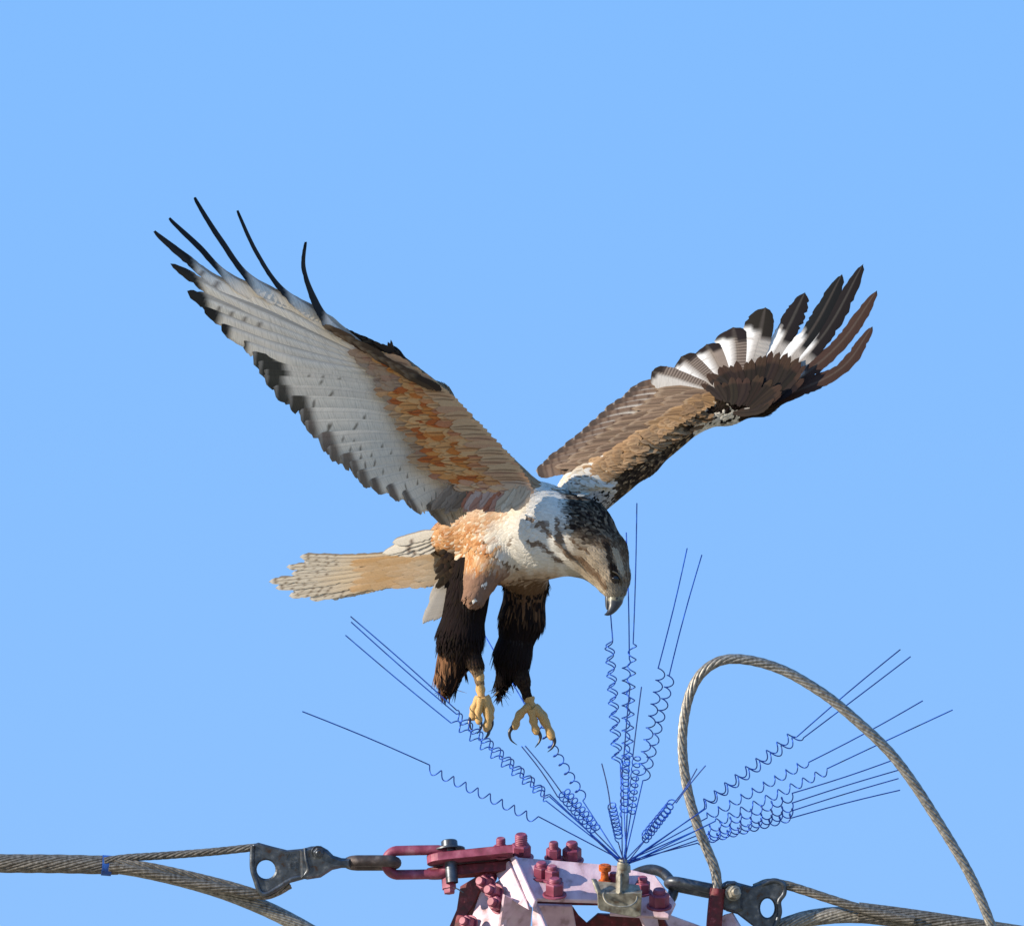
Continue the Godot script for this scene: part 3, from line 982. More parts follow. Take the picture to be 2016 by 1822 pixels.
func build_spikes():
	var hub := P(1229, 1700, 0.07)
	var t := thing("bird_spike", "bristling bird deterrent of coiled blue wires on a steel post", "bird spike", P(1227, 1765, 0.07))
	# post, bracket and u-bolt
	var up := Vector3(0.02, 0.985, 0.17)
	var mb := MB.new()
	turned(mb, P(1225, 1762, 0.075), up, [[0.0, 0.0], [0.001 / U, 13.0 / U], [40.0 / U, 13.0 / U], [52.0 / U, 11.5 / U], [64.0 / U, 11.0 / U], [72.0 / U, 8.0 / U], [72.1 / U, 0.0]], 18)
	put("post", mb, M.zinc, t)
	mb = MB.new()
	slab(mb, [[1176, 1757], [1264, 1757], [1262, 1802], [1250, 1806], [1182, 1792], [1177, 1786]], 0.092, 0.0, 0.35, 0.012)
	var br := put("bracket", mb, M.zinc, t)
	mb = MB.new()
	slab(mb, [[1176, 1756], [1264, 1756], [1258, 1740], [1168, 1732]], 0.088, 0.0, -1.3, 0.006)
	put("bracket_top", mb, M.zinc, br)
	mb = MB.new()
	slab(mb, [[1163, 1729], [1168, 1730], [1179, 1756], [1177, 1762], [1172, 1756]], 0.09, 0.6, 0.0, 0.010)
	put("bracket_edge", mb, M.zinc, br)
	mb = MB.new()
	slab(mb, [[1216, 1722], [1222, 1718], [1222, 1756], [1219, 1760], [1211, 1759]], 0.092, 0.5, 0.0, 0.006)
	put("clip", mb, M.zinc, t)
	mb = MB.new()
	tube(mb, smooth_path([P(1190, 1752, 0.085), P(1188, 1764, 0.1), P(1196, 1777, 0.106), P(1216, 1784, 0.108), P(1238, 1783, 0.106), P(1252, 1774, 0.1), P(1255, 1760, 0.085)], 30), 2.0 / U, 8)
	put("u_bolt", mb, M.zinc, t)
	# collar where the wires are bundled
	mb = MB.new()
	turned(mb, P(1228, 1716, 0.075), up, [[0.0, 0.0], [0.001 / U, 14.0 / U], [14.0 / U, 13.0 / U], [15.0 / U, 9.0 / U], [15.1 / U, 0.0]], 16)
	put("collar", mb, M.zinc, t)
	# wires: [tip x, tip y, towards the viewer (+1) or away (-1)]
	var tips := [[595,1400,1],[690,1213,-1],[691,1224,-1],[680,1250,-1],[1027,1469,1],[1034,1468,1],[946,1236,-1],[1185,1503,1],
		[1176,985,-1],[1185,990,-1],[1233,1048,-1],[1254,990,1],[1240,1353,1],[1263,1352,1],[1353,1079,-1],[1382,1092,-1],[1372,1513,1],[1389,1507,1],
		[1773,1278,-1],[1793,1292,-1],[1817,1379,-1],[1876,1397,-1],[1766,1493,-1],[1774,1514,-1],[1769,1532,-1],[1772,1555,-1]]
	var k := 0
	for w in tips:
		var dx: float = (w[0] - 1229.0); var dy: float = (1700.0 - w[1])
		var flat := sqrt(dx * dx + dy * dy)
		var total := 728.0
		var dz: float = sqrt(maxf(0.0, total * total - flat * flat)) / U * w[2]
		var tip := P(w[0], w[1], hub.z + dz)
		var dir := (tip - hub).normalized()
		var s := dir.cross(Vector3.BACK if absf(dir.z) < 0.95 else Vector3.UP).normalized()
		var u := s.cross(dir).normalized()
		var start := hub + (s * cos(k * 2.4) + u * sin(k * 2.4)) * 4.0 / U - dir * 10.0 / U
		var len := (tip - start).length()
		var p := []
		var hand := 1.0
		var R := 8.0 / U
		var ph := k * 0.7
		var ax0 := start + dir * len * 0.285
		var ax1 := start + dir * len * 0.62
		p.append(start)
		var e0 := ax0 + (s * cos(ph) + u * sin(ph)) * R
		for i in range(1, 5): p.append(start.lerp(e0, i / 5.0))
		var turns := 9.0
		var n := 150
		for i in n + 1:
			var f := float(i) / n
			var a := ph + f * turns * TAU
			p.append(ax0.lerp(ax1, f) + (s * cos(a) + u * sin(a) * hand) * R)
		var e1: Vector3 = p[p.size() - 1]
		var bend := (s * rng.randf_range(-1, 1) + u * rng.randf_range(-1, 1)) * 0.002
		for i in range(1, 7): p.append(e1.lerp(tip, i / 6.0) + bend * sin(PI * i / 6.0))
		mb = MB.new()
		tube(mb, p, 1.28 / U, 5)
		put("wire", mb, M.wire, t)
		k += 1

# ------------------------------------------------------------------ hawk
func build_hawk():
	var t := thing("hawk", "brown and white hawk landing with raised wings above the coiled spikes", "hawk", P(1000, 1200, 0.0))
	var back := Vector3(-1, 0.05, 0)
	bone(848,1064,0.0,20, 905,1058,0.0,46, "flank", Vector3(-1,-0.25,0))
	bone(905,1058,0.0,46, 975,1058,0.005,74, "flank", Vector3(-0.9,-0.45,0))
	bone(975,1058,0.005,74, 1058,1046,0.01,92, "chest", Vector3(-0.8,-0.6,0))
	bone(1058,1046,0.01,92, 1138,1058,0.03,74, "neck", Vector3(-0.9,0.15,0))
	bone(1138,1058,0.03,74, 1184,1096,0.045,51, "head", Vector3(-0.7,0.7,0))
	bone(1184,1096,0.045,51, 1206,1138,0.055,32, "head", Vector3(-0.5,0.85,0))
	bone(1206,1138,0.055,32, 1212,1164,0.06,20, "face", Vector3(-0.35,0.9,0))
	bone(1000,1100,0.0,52, 1038,1125,-0.02,42, "belly", Vector3(-0.4,-0.9,0))
	bone(966,1096,0.035,44, 936,1170,0.055,23, "knee", Vector3(-0.3,-0.95,0))
	bone(930,1122,0.01,42, 907,1250,0.015,41, "trouser", Vector3(-0.25,-1,0))
	bone(907,1250,0.015,41, 883,1326,0.01,26, "trouser", Vector3(-0.15,-1,0))
	bone(916,1258,0.02,30, 937,1308,0.03,11, "tarsus", Vector3(0.1,-1,0))
	bone(937,1308,0.03,11, 946,1348,0.03,8, "tarsus", Vector3(0.2,-1,0))
	bone(1036,1150,-0.04,42, 1028,1215,-0.04,40, "trouser", Vector3(-0.1,-1,0))
	bone(1028,1215,-0.04,40, 1010,1285,-0.04,31, "trouser", Vector3(-0.2,-1,0))
	bone(1010,1285,-0.04,31, 990,1338,-0.05,14, "trouser", Vector3(-0.25,-1,0))
	bone(1012,1285,-0.04,27, 1028,1336,-0.03,11, "tarsus", Vector3(0.2,-1,0))
	bone(1028,1336,-0.03,11, 1042,1384,-0.03,8, "tarsus", Vector3(0.25,-1,0))
	bone(1028,965,0.03,34, 950,872,0.06,20, "wing_l", Vector3(-1,-0.1,0))
	for q in [[950,872,20, 868,778,17], [868,778,17, 775,700,11], [775,700,11, 668,645,4]]:
		bone(q[0], q[1], zl(q[0], q[1]) - 0.006, q[2], q[3], q[4], zl(q[3], q[4]) - 0.006, q[5], "wing_l", Vector3(-1,-0.1,0.3))
	for q in [[1150,972,52, 1260,896,40], [1260,896,40, 1372,814,31], [1372,814,31, 1430,801,32], [1430,801,32, 1500,790,25], [1500,790,25, 1545,780,12]]:
		bone(q[0], q[1], zr(q[0], q[1]) - 0.016, q[2], q[3], q[4], zr(q[3], q[4]) - 0.012, q[5], "wing_r", Vector3(-0.95,-0.1,0.1) if q[0] < 1372 else Vector3(0.2, 0.5, 0))
	var mb := MB.new()
	body_mesh(mb)
	var surf := mb.v.duplicate()
	for k in mb.v.size():
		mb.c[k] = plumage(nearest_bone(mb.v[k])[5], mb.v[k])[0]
	print("body verts ", surf.size())
	var body := put("body", mb, M.skin, t)
	# contour feathers, one coat too fine to count
	mb = MB.new()
	for p0 in surf:
		var p: Vector3 = p0
		if p.z < -0.06 and rng.randf() < 0.5 and p.x < 0.15:
			continue
		var bn := nearest_bone(p)
		var tag: String = bn[5]
		var n := normal_at(p)
		var l := 15.0; var w := 9.0; var lift := 0.05
		match tag:
			"head": l = 9.0; w = 4.5; lift = 0.04
			"face": l = 5.0; w = 3.5; lift = 0.04
			"trouser": l = 26.0; w = 4.5; lift = 0.07
			"tarsus": l = 11.0; w = 5.0; lift = 0.05
			"knee": l = 16.0; w = 10.0; lift = 0.04
			"neck": l = 12.0; w = 7.0; lift = 0.04
			"flank": l = 18.0; w = 10.0; lift = 0.07
			"wing_l", "wing_r": l = 13.0; w = 8.0; lift = 0.06
		var x := 1008.0 + p.x * U; var y := 911.0 - p.y * U
		if tag == "tarsus" and (y > 1372 or (x < 1000 and y > 1338)):
			continue
		if tag == "face" and Vector2(x, y).distance_to(Vector2(1212, 1141)) < 8.0:
			continue
		if tag == "trouser" and (n.y < -0.25 or (n.x < -0.6 and rng.randf() < 0.15)) and y > 1240.0: l = 38.0 * rng.randf_range(0.6, 1.2); w = 4.0; lift = 0.05
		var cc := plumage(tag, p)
		var j := rng.randf_range(0.92, 1.07)
		var fl: Vector3 = bn[6] + Vector3(rng.randf_range(-1, 1), rng.randf_range(-1, 1), rng.randf_range(-1, 1)) * 0.16
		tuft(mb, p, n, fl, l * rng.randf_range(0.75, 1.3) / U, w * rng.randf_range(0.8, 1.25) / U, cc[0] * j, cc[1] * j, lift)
	var coat := put("contour_feathers", mb, M.down, t)
	coat.set_meta("kind", "stuff")
	build_left_wing(t)
	build_right_wing(t)
	build_tail(t)
	build_face(t)
	build_feet(t)

func wing_axis(pts: Array, left: bool, off: float, bend := 0.0) -> Array:
	var r := []
	for k in pts.size():
		var f := float(k) / (pts.size() - 1)
		var e := off * 1.0 - bend * f * f
		r.append(WL(pts[k][0], pts[k][1], e) if left else WR(pts[k][0], pts[k][1], e))
	return r

func build_left_wing(t: Node3D):
	# primaries seen from below, from the innermost to the outermost
	# [axis, width, twist of the free tip, where the dark tip starts, how pointed]
	var prim := [
		[[[742,732],[600,708],[545,693],[480,671]], 46, 0.0, 0.93, 0.2],
		[[[742,726],[580,688],[505,664],[436,638]], 44, 0.0, 0.88, 0.24],
		[[[744,722],[570,667],[480,637],[402,605]], 42, 0.0, 0.83, 0.3],
		[[[744,718],[560,648],[450,606],[370,573]], 42, 0.0, 0.80, 0.42],
		[[[744,714],[560,634],[440,580],[336,519]], 42, 0.05, 0.78, 0.46],
		[[[742,710],[580,620],[440,557],[370,505],[308,455]], 38, 0.72, 0.66, 0.46],
		[[[740,706],[600,618],[462,548],[395,482],[339,430]], 34, 1.0, 0.56, 0.4],
		[[[738,700],[620,620],[500,548],[440,470],[390,390]], 36, 1.05, 0.5, 0.36],
		[[[735,695],[640,626],[558,566],[512,498],[475,416]], 30, 1.1, 0.44, 0.4],
		[[[730,690],[655,636],[620,580],[604,528],[610,478]], 30, 0.95, 0.3, 0.55]]
	for k in prim.size():
		var q = prim[k]
		var dark_from: float = q[3]
		var jit := rng.randf_range(0.92, 1.05)
		var ph := rng.randf()
		var paint := func(u: float, v: float) -> Color:
			var c := Color(0.82, 0.745, 0.64) * jit
			if v < -0.2: c = c.lerp(Color(0.36, 0.33, 0.30), 0.75)
			if v > 0.75: c = c.lerp(Color(0.45, 0.41, 0.37), 0.7)
			if v > 0.2 and u > 0.45 and u < dark_from - 0.02 and k < 6 and fmod(u * 11.0 + ph, 1.0) < 0.13: c = c.lerp(Color(0.16, 0.13, 0.11), 0.8)
			if absf(v) < 0.15: c = Color(0.80, 0.76, 0.70)
			c = mixc(c, Color(0.022, 0.020, 0.020), (u - dark_from + v * 0.05 * (1.0 if k > 2 else 0.4)) / 0.06)
			return c
		var mb := MB.new()
		feather(mb, wing_axis(q[0], true, -0.001 + 0.0007 * k, 0.03 * q[2]), nl(550.0), q[1] / U, paint, {"rows": 44, "twist": q[2], "rag": 0.09, "seed": 100 + k, "slot": 0.45 if k > 3 else 0.1, "pointed": q[4], "inner": 0.66, "camber": 0.3, "turn_from": 0.3 if k < 7 else [0.26, 0.2, 0.08][k - 7]})
		put("primary_feather", mb, M.vane, t)
	# secondaries and tertials
	var bp := [Vector2(742,733), Vector2(772,765), Vector2(800,820), Vector2(822,870), Vector2(845,915), Vector2(880,950), Vector2(940,975)]
	var tp := [Vector2(500,694), Vector2(530,744), Vector2(582,806), Vector2(649,882), Vector2(709,933), Vector2(793,979), Vector2(868,1018)]
	var ns := 19
	for k in ns:
		var f := float(k) / (ns - 1)
		f = clampf(f + rng.randf_range(-0.25, 0.25) / ns, 0.0, 1.0)
		var b: Vector2 = lin(bp, f); var e: Vector2 = lin(tp, f)
		e += (e - b).normalized() * rng.randf_range(-8, 8)
		var mid := b.lerp(e, 0.5) + Vector2(0, -6)
		var ph := rng.randf_range(-0.03, 0.03)
		var jit := rng.randf_range(0.93, 1.05)
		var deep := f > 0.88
		var band := lerpf(0.17, 0.27, smoothstep(0.35, 0.0, f)) * rng.randf_range(0.8, 1.15)
		var tipc := Color(0.06, 0.055, 0.045).lerp(Color(0.20, 0.16, 0.13), smoothstep(0.15, 0.5, f)) * rng.randf_range(0.85, 1.15)
		var bars := []
		for i in 8: bars.append(rng.randf_range(0.06, 0.2) if rng.randf() < 0.5 else -1.0)
		var paint := func(u: float, v: float) -> Color:
			var c := Color(0.83, 0.75, 0.64) * jit
			if v < -0.55: c = c.lerp(Color(0.42, 0.37, 0.32), 0.6)
			if v > 0.85: c = c.lerp(Color(0.50, 0.45, 0.39), 0.6)
			if v > 0.0 and v < 0.8 and u > 0.28 and u < 0.82:
				var w := (u + ph - v * 0.05) * 8.0
				if fmod(w, 1.0) < bars[int(w) % 8]: c = c.lerp(Color(0.13, 0.105, 0.075), 0.85)
			c = mixc(c, tipc, (u - 1.0 + band + v * 0.03) / 0.07)
			if u > 0.975: c = c.lerp(Color(0.5, 0.45, 0.40), 0.5)
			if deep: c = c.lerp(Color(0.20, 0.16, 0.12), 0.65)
			return c
		var mb := MB.new()
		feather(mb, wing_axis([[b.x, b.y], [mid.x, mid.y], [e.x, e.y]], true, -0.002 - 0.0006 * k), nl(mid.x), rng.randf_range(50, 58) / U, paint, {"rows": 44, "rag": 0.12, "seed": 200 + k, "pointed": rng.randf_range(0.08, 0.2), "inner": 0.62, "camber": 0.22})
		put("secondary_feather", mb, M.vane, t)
	# soft axillary feathers closing the wing to the flank
	for k in 26:
		var f := k / 25.0
		var b := Vector2(905, 930).lerp(Vector2(1026, 962), f) + Vector2(rng.randf_range(-8, 8), rng.randf_range(-6, 6))
		var e := Vector2(850, 1008).lerp(Vector2(1000, 1000), f) + Vector2(rng.randf_range(-8, 8), rng.randf_range(-8, 6))
		var tone := Color(0.20, 0.15, 0.11).lerp(Color(0.45, 0.36, 0.29), rng.randf() * 0.6)
		if f > 0.3: tone = Color(0.44, 0.17, 0.10).lerp(Color(0.60, 0.48, 0.42), rng.randf())
		if f > 0.75: tone = CREAM.lerp(Color(0.5, 0.36, 0.24), rng.randf() * 0.7)
		var paint := func(u: float, v: float) -> Color: return tone if absf(v) > 0.15 else tone * 0.7
		var mb := MB.new()
		var m := b.lerp(e, 0.5) + Vector2(3, 3)
		feather(mb, wing_axis([[b.x, b.y], [m.x, m.y], [e.x, e.y]], true, 0.003 + 0.0005 * k), nl(m.x), 22.0 / U, paint, {"rows": 12, "cols": 6, "rag": 0.2, "seed": 260 + k, "pointed": 0.4, "inner": 0.5, "camber": 0.08})
		put("axillary_feather", mb, M.vane, t)
	# greater underwing coverts along the edge of the rufous lining
	var le := [Vector2(772,706), Vector2(836,752), Vector2(872,786), Vector2(906,826), Vector2(944,868), Vector2(974,906), Vector2(1000,942), Vector2(1020,972)]
	var cb := [Vector2(676,694), Vector2(722,742), Vector2(748,785), Vector2(770,832), Vector2(796,872), Vector2(806,910), Vector2(842,938), Vector2(905,972)]
	for row in 7:
		var nrow := 34
		for k in nrow:
			var f := (k + 0.5 * (row % 2) + rng.randf_range(-0.4, 0.4)) / nrow
			var a: Vector2 = lin(le, f); var c: Vector2 = lin(cb, f)
			var d := (c - a)
			var f1 := 1.0 - row * 0.12
			var e := a + d * (f1 + rng.randf_range(-0.09, 0.05))
			var b := a + d * (f1 - 0.45)
			e.y -= 3.0 + rng.randf_range(-3, 3)
			var pt := blot.get_noise_2d(e.x * 0.7, e.y * 0.7)
			var tone := Color(0.78, 0.43, 0.18).lerp(Color(0.74, 0.26, 0.05), smoothstep(-0.2, 0.3, pt)) * rng.randf_range(0.95, 1.05)
			tone = tone.lerp(Color(0.52, 0.12, 0.035), 0.8 * smoothstep(0.12, 0.35, pt))
			if row == 0: tone = tone.lerp(Color(0.34, 0.26, 0.19), rng.randf_range(0.35, 0.8))
			if row >= 5: tone = tone.lerp(Color(0.64, 0.45, 0.28), 0.3 + 0.35 * (row - 5))
			if f < 0.22 and row < 4: tone = tone.lerp(Color(0.36, 0.29, 0.24), 0.7)
			if f > 0.9: tone = tone.lerp(CREAM, 0.35)
			var streak := rng.randf() < 0.5
			var paint := func(u: float, v: float) -> Color:
				var col := tone
				if streak and absf(v) < 0.2 and u > 0.2: col = tone.lerp(Color(0.14, 0.06, 0.03), 0.65)
				return col
			var mb := MB.new()
			feather(mb, wing_axis([[b.x, b.y], [b.lerp(e, 0.5).x, b.lerp(e, 0.5).y - 2.0], [e.x, e.y]], true, 0.0065 + 0.0011 * row), nl(e.x), rng.randf_range(14, 19) / U, paint, {"rows": 9, "cols": 6, "rag": 0.07, "seed": 300 + row * 40 + k, "pointed": 0.5, "inner": 0.5, "camber": 0.06})
			put("underwing_covert", mb, M.vane, t)
	# dark carpal patch on the hand
	for k in 22:
		var f := k / 21.0
		var at: Vector2 = Vector2(672, 660).lerp(Vector2(838, 758), f) + Vector2(rng.randf_range(-3, 3), rng.randf_range(-4, 4))
		var dir := Vector2(-0.87, -0.47 + rng.randf_range(-0.05, 0.07)).normalized()
		var l := rng.randf_range(52, 74)
		var tone := DARK.lerp(BROWN, rng.randf_range(0.3, 1.1))
		var paint := func(u: float, v: float) -> Color:
			return tone if u < 0.9 else tone.lerp(BUFF, 0.3)
		var b := at - dir * l * 0.3; var e := at + dir * l * 0.7
		if e.x < 618: e = Vector2(618, 658)
		var mb := MB.new()
		feather(mb, wing_axis([[b.x, b.y], [at.x, at.y - 2], [e.x, e.y]], true, 0.0125 + 0.0003 * k), nl(at.x), rng.randf_range(10, 15) / U, paint, {"rows": 10, "cols": 6, "rag": 0.12, "seed": 600 + k, "pointed": 0.55, "inner": 0.5})
		put("carpal_covert", mb, M.vane, t)
	# alula tuft standing up at the wrist
	for q in [[[790,706],[772,690],[762,672]], [[780,700],[764,686],[750,676]], [[770,694],[752,682],[733,670]], [[800,716],[776,696],[768,668]]]:
		var paint := func(_u: float, _v: float) -> Color: return DARK.lerp(BROWN, 0.3)
		var mb := MB.new()
		feather(mb, wing_axis(q, true, 0.004), nl(780.0), 10.0 / U, paint, {"rows": 10, "cols": 4, "rag": 0.15, "pointed": 0.6, "seed": int(q[0][0])})
		put("alula_feather", mb, M.vane, t)

func build_right_wing(t: Node3D):
	# primaries seen from above, outermost first
	# [axis, width, warmth, dark from, dark in outer vane from]
	var prim := [
		[[[1490,796],[1575,768],[1660,718],[1715,635]], 38, 0.2, 0.16],
		[[[1495,786],[1575,745],[1658,668],[1724,565]], 42, 0.2, 0.34],
		[[[1492,782],[1560,730],[1632,642],[1697,514]], 50, 0.02, 0.52],
		[[[1486,780],[1545,722],[1604,640],[1656,534]], 54, 0.0, 0.54],
		[[[1476,778],[1512,722],[1550,648],[1583,571]], 60, 0.04, 0.60],
		[[[1465,776],[1480,730],[1497,668],[1509,609]], 62, 0.08, 0.70],
		[[[1452,776],[1454,735],[1453,690],[1446,649]], 68, 0.12, 0.80],
		[[[1440,776],[1426,745],[1410,712],[1393,683]], 68, 0.14, 0.84],
		[[[1425,776],[1400,754],[1372,730],[1343,708]], 64, 0.16, 0.86],
		[[[1412,776],[1372,762],[1330,748],[1286,738]], 52, 0.18, 0.88]]
	for k in prim.size():
		var q = prim[k]
		var warm: float = q[2]
		var outer := k < 2
		var ph := rng.randf()
		var from: float = q[3]
		var paint := func(u: float, v: float) -> Color:
			var dark := Color(0.011, 0.009, 0.009).lerp(Color(0.10, 0.055, 0.035), warm)
			if outer: dark = Color(0.058, 0.030, 0.020)
			var c := Color(0.86, 0.84, 0.81)
			if v < 0.02:
				c = Color(0.30, 0.235, 0.19)
				if fmod((u + ph * 0.05) * 24.0, 1.0) < 0.3: c = Color(0.08, 0.055, 0.045)
				if k < 6: c = c.lerp(Color(0.55, 0.52, 0.48), 0.6 * smoothstep(0.3, 0.5, u))
			elif k == 9: c = c.lerp(Color(0.30, 0.24, 0.19), 0.55)
			elif v < 0.2 and k > 4: c = c.lerp(Color(0.30, 0.25, 0.21), 0.6)
			elif u > 0.5 and v > 0.3 and fmod(u * 13.0 + ph, 1.0) < 0.07: c = Color(0.55, 0.5, 0.46)
			c = mixc(c, dark, (u - from - (0.04 if v > 0.5 else 0.0) + (0.08 if v < 0.0 else 0.0)) / 0.06)
			if absf(v) < 0.06: c = c.lerp(Color(0.3, 0.26, 0.22), 0.18)
			return c
		var mb := MB.new()
		feather(mb, wing_axis(q[0], false, 0.002 + 0.0009 * k, 0.012 if k < 5 else 0.0), NR, q[1] / U, paint, {"rows": 48, "cols": 10, "rag": 0.10 if k < 5 else 0.04, "seed": 700 + k, "slot": 0.4 if k < 5 else 0.0, "pointed": 0.3 if k < 4 else (0.24 if k < 6 else 0.14), "inner": 0.62})
		put("primary_feather", mb, M.vane, t)
	var bp := [Vector2(1404,775), Vector2(1366,796), Vector2(1316,826), Vector2(1266,862), Vector2(1216,896), Vector2(1160,938)]
	var tp := [Vector2(1252,762), Vector2(1216,791), Vector2(1173,828), Vector2(1132,868), Vector2(1088,905), Vector2(1057,931)]
	var ns := 14
	for k in ns:
		var f := float(k) / (ns - 1)
		var b: Vector2 = lin(bp, f); var e: Vector2 = lin(tp, f) + Vector2(rng.randf_range(-3, 3), rng.randf_range(-2, 2))
		var m := b.lerp(e, 0.5) + Vector2(6, -14)
		var pale := 0.75 * (1.0 - f * 1.3)
		var paint := func(u: float, v: float) -> Color:
			var c := Color(0.20, 0.135, 0.095)
			if fmod(u * 11.0, 1.0) < 0.28: c = Color(0.11, 0.07, 0.05)
			if v > 0.0: c = c.lerp(Color(0.72, 0.68, 0.62), clampf(0.25 + pale, 0.0, 0.85) * smoothstep(0.35, 0.5, u))
			c = mixc(c, Color(0.08, 0.055, 0.045), (u - 0.84) / 0.05)
			if u > 0.97: c = Color(0.55, 0.48, 0.42)
			return c
		var mb := MB.new()
		feather(mb, wing_axis([[b.x, b.y], [m.x, m.y], [e.x, e.y]], false, 0.003 + 0.0005 * k), NR, 36.0 / U, paint, {"rows": 30, "rag": 0.04, "seed": 800 + k, "pointed": 0.16, "inner": 0.6})
		put("secondary_feather", mb, M.vane, t)
	# greater coverts over the secondaries
	for row in 3:
		for k in 26:
			var f := (k + 0.5 * (row % 2) + rng.randf_range(-0.35, 0.35)) / 26.0
			var b: Vector2 = lin(bp, f) + Vector2(14, 10) * (0.4 + row * 0.8)
			var e: Vector2 = (lin(bp, f) as Vector2).lerp(lin(tp, f), 0.62 - 0.2 * row) + Vector2(rng.randf_range(-12, 8), 4 + row * 7 + rng.randf_range(-4, 4))
			var tone := Color(0.17, 0.11, 0.075).lerp(Color(0.30, 0.2, 0.13), rng.randf())
			if row == 2: tone = TAN.lerp(BROWN, rng.randf() * 0.6)
			var paint := func(u: float, v: float) -> Color:
				var c := tone
				if absf(v) < 0.15: c = tone * 0.55
				if u > 0.9 or absf(v) > 0.85: c = c.lerp(Color(0.50, 0.38, 0.27), 0.35)
				return c
			var mb := MB.new()
			var m := b.lerp(e, 0.5) + Vector2(3, -6)
			feather(mb, wing_axis([[b.x, b.y], [m.x, m.y], [e.x, e.y]], false, 0.010 + 0.002 * row + 0.0002 * k), NR, rng.randf_range(14.0, 18.0) / U, paint, {"rows": 12, "cols": 6, "rag": 0.08, "seed": 900 + row * 30 + k, "pointed": 0.45, "inner": 0.5, "camber": 0.1})
			put("secondary_covert", mb, M.vane, t)
	# lesser coverts, tan with dark centres
	for row in 1:
		for k in 190:
			var f := rng.randf()
			var at: Vector2 = Vector2(1398, 800).lerp(Vector2(1140, 958), f) + Vector2(0.55, 0.83) * (rng.randf_range(-22.0, 26.0))
			var dir := Vector2(-0.93, 0.1 + rng.randf_range(-0.3, 0.35)).normalized()
			var l := rng.randf_range(20, 32)
			var e := at + dir * l
			var tone := Color(0.34, 0.20, 0.10).lerp(Color(0.52, 0.33, 0.18), rng.randf())
			if f > 0.86: tone = CREAM.lerp(BUFF, rng.randf() * 0.6)
			if f < 0.1: tone = tone.lerp(BROWN, 0.6)
			var paint := func(u: float, v: float) -> Color:
				var c := tone
				if absf(v) < 0.3 and u > 0.25 and u < 0.85: c = tone.lerp(BROWN, 0.55)
				return c
			var mb := MB.new()
			var p0 := on_surface(at.x, at.y) + NR * rng.randf_range(0.0, 0.0015); var p1 := on_surface(e.x, e.y) + NR * 0.001
			if p0.z < -0.35 or p1.z < -0.35 or absf(p0.z - p1.z) > 0.04: continue
			feather(mb, [p0 + NR * 0.001, (p0 + p1) * 0.5 + NR * 0.003, p1 + NR * 0.0035], NR, rng.randf_range(13, 17) / U, paint, {"rows": 8, "cols": 4, "rag": 0.12, "seed": 1100 + row * 30 + k, "pointed": 0.6, "inner": 0.5, "camber": 0.08})
			put("lesser_covert", mb, M.vane, t)
	# dark primary coverts and alula over the hand
	var pc := [[[1440,800],[1425,775],[1398,752]], [[1448,798],[1440,770],[1420,742]], [[1458,798],[1456,768],[1446,734]], [[1468,798],[1474,764],[1474,726]], [[1478,800],[1492,760],[1500,714]],
		[[1486,802],[1510,758],[1528,708]], [[1494,804],[1526,760],[1552,708]], [[1500,806],[1540,765],[1576,718]], [[1504,808],[1548,772],[1588,734]], [[1502,812],[1550,785],[1586,752]],
		[[1430,806],[1412,788],[1392,772]], [[1440,812],[1440,790],[1430,768]], [[1456,814],[1462,790],[1460,766]], [[1470,816],[1486,788],[1498,758]], [[1480,818],[1506,792],[1530,764]], [[1486,822],[1518,804],[1548,776]], [[1474,826],[1510,815],[1543,796]], [[1450,830],[1490,826],[1524,808]]]
	var extra := []
	for k in pc.size() - 1:
		if k == 9: continue
		var mid := []
		for i in 3: mid.append([(pc[k][i][0] + pc[k + 1][i][0]) * 0.5 + rng.randf_range(-3, 3), (pc[k][i][1] + pc[k + 1][i][1]) * 0.5 + rng.randf_range(-4, 6)])
		extra.append([mid, k])
	var all := []
	for k in pc.size(): all.append([pc[k], k])
	all.append_array(extra)
	for n in all.size():
		var k: int = all[n][1]
		var tone := DARK.lerp(BROWN, rng.randf_range(0.0, 0.14)) * rng.randf_range(0.7, 1.2)
		var edge := rng.randf() < 0.35
		var paint := func(u: float, v: float) -> Color:
			var c := tone
			if absf(v) < 0.12: c = tone * 0.6
			if u > 0.8: c = c.lerp(Color(0.12, 0.06, 0.035), 0.3)
			if edge and k > 9 and v > 0.72 and u > 0.3: c = Color(0.6, 0.56, 0.5)
			return c
		var mb := MB.new()
		var ax: Array = all[n][0].duplicate(true)
		ax[2][0] += rng.randf_range(-4, 4); ax[2][1] += rng.randf_range(-5, 4)
		feather(mb, wing_axis(ax, false, 0.014 + (0.0009 * (10 - k) if k < 10 else 0.013 - 0.0005 * (k - 10)) + rng.randf_range(0.0, 0.0006), -0.001), NR, (rng.randf_range(20.0, 26.0) if k < 10 else rng.randf_range(15.0, 20.0)) / U, paint, {"rows": 16, "cols": 6, "rag": 0.1, "seed": 1300 + n, "pointed": 0.5, "inner": 0.55, "camber": 0.08})
		put("primary_covert" if k < 10 else "alula_feather", mb, M.vane, t)
	# scapulars where the wing meets the back
	for k in 26:
		var f := k / 25.0
		var at := Vector2(1210 - 95.0 * f, 952 - 8.0 * sin(f * PI) + rng.randf_range(-10, 14))
		var e := at + Vector2(-26, rng.randf_range(-7, 3))
		var p0 := on_surface(at.x, at.y); var p1 := on_surface(e.x, e.y)
		if p0.z < -0.3 or p1.z < -0.3 or absf(p0.z - p1.z) > 0.04: continue
		var tone := CREAM.lerp(WHITE, rng.randf())
		var spot := rng.randf() < 0.25
		var paint := func(u: float, v: float) -> Color:
			return BROWN if spot and absf(v) < 0.5 and u > 0.4 and u < 0.85 else tone
		var mb := MB.new()
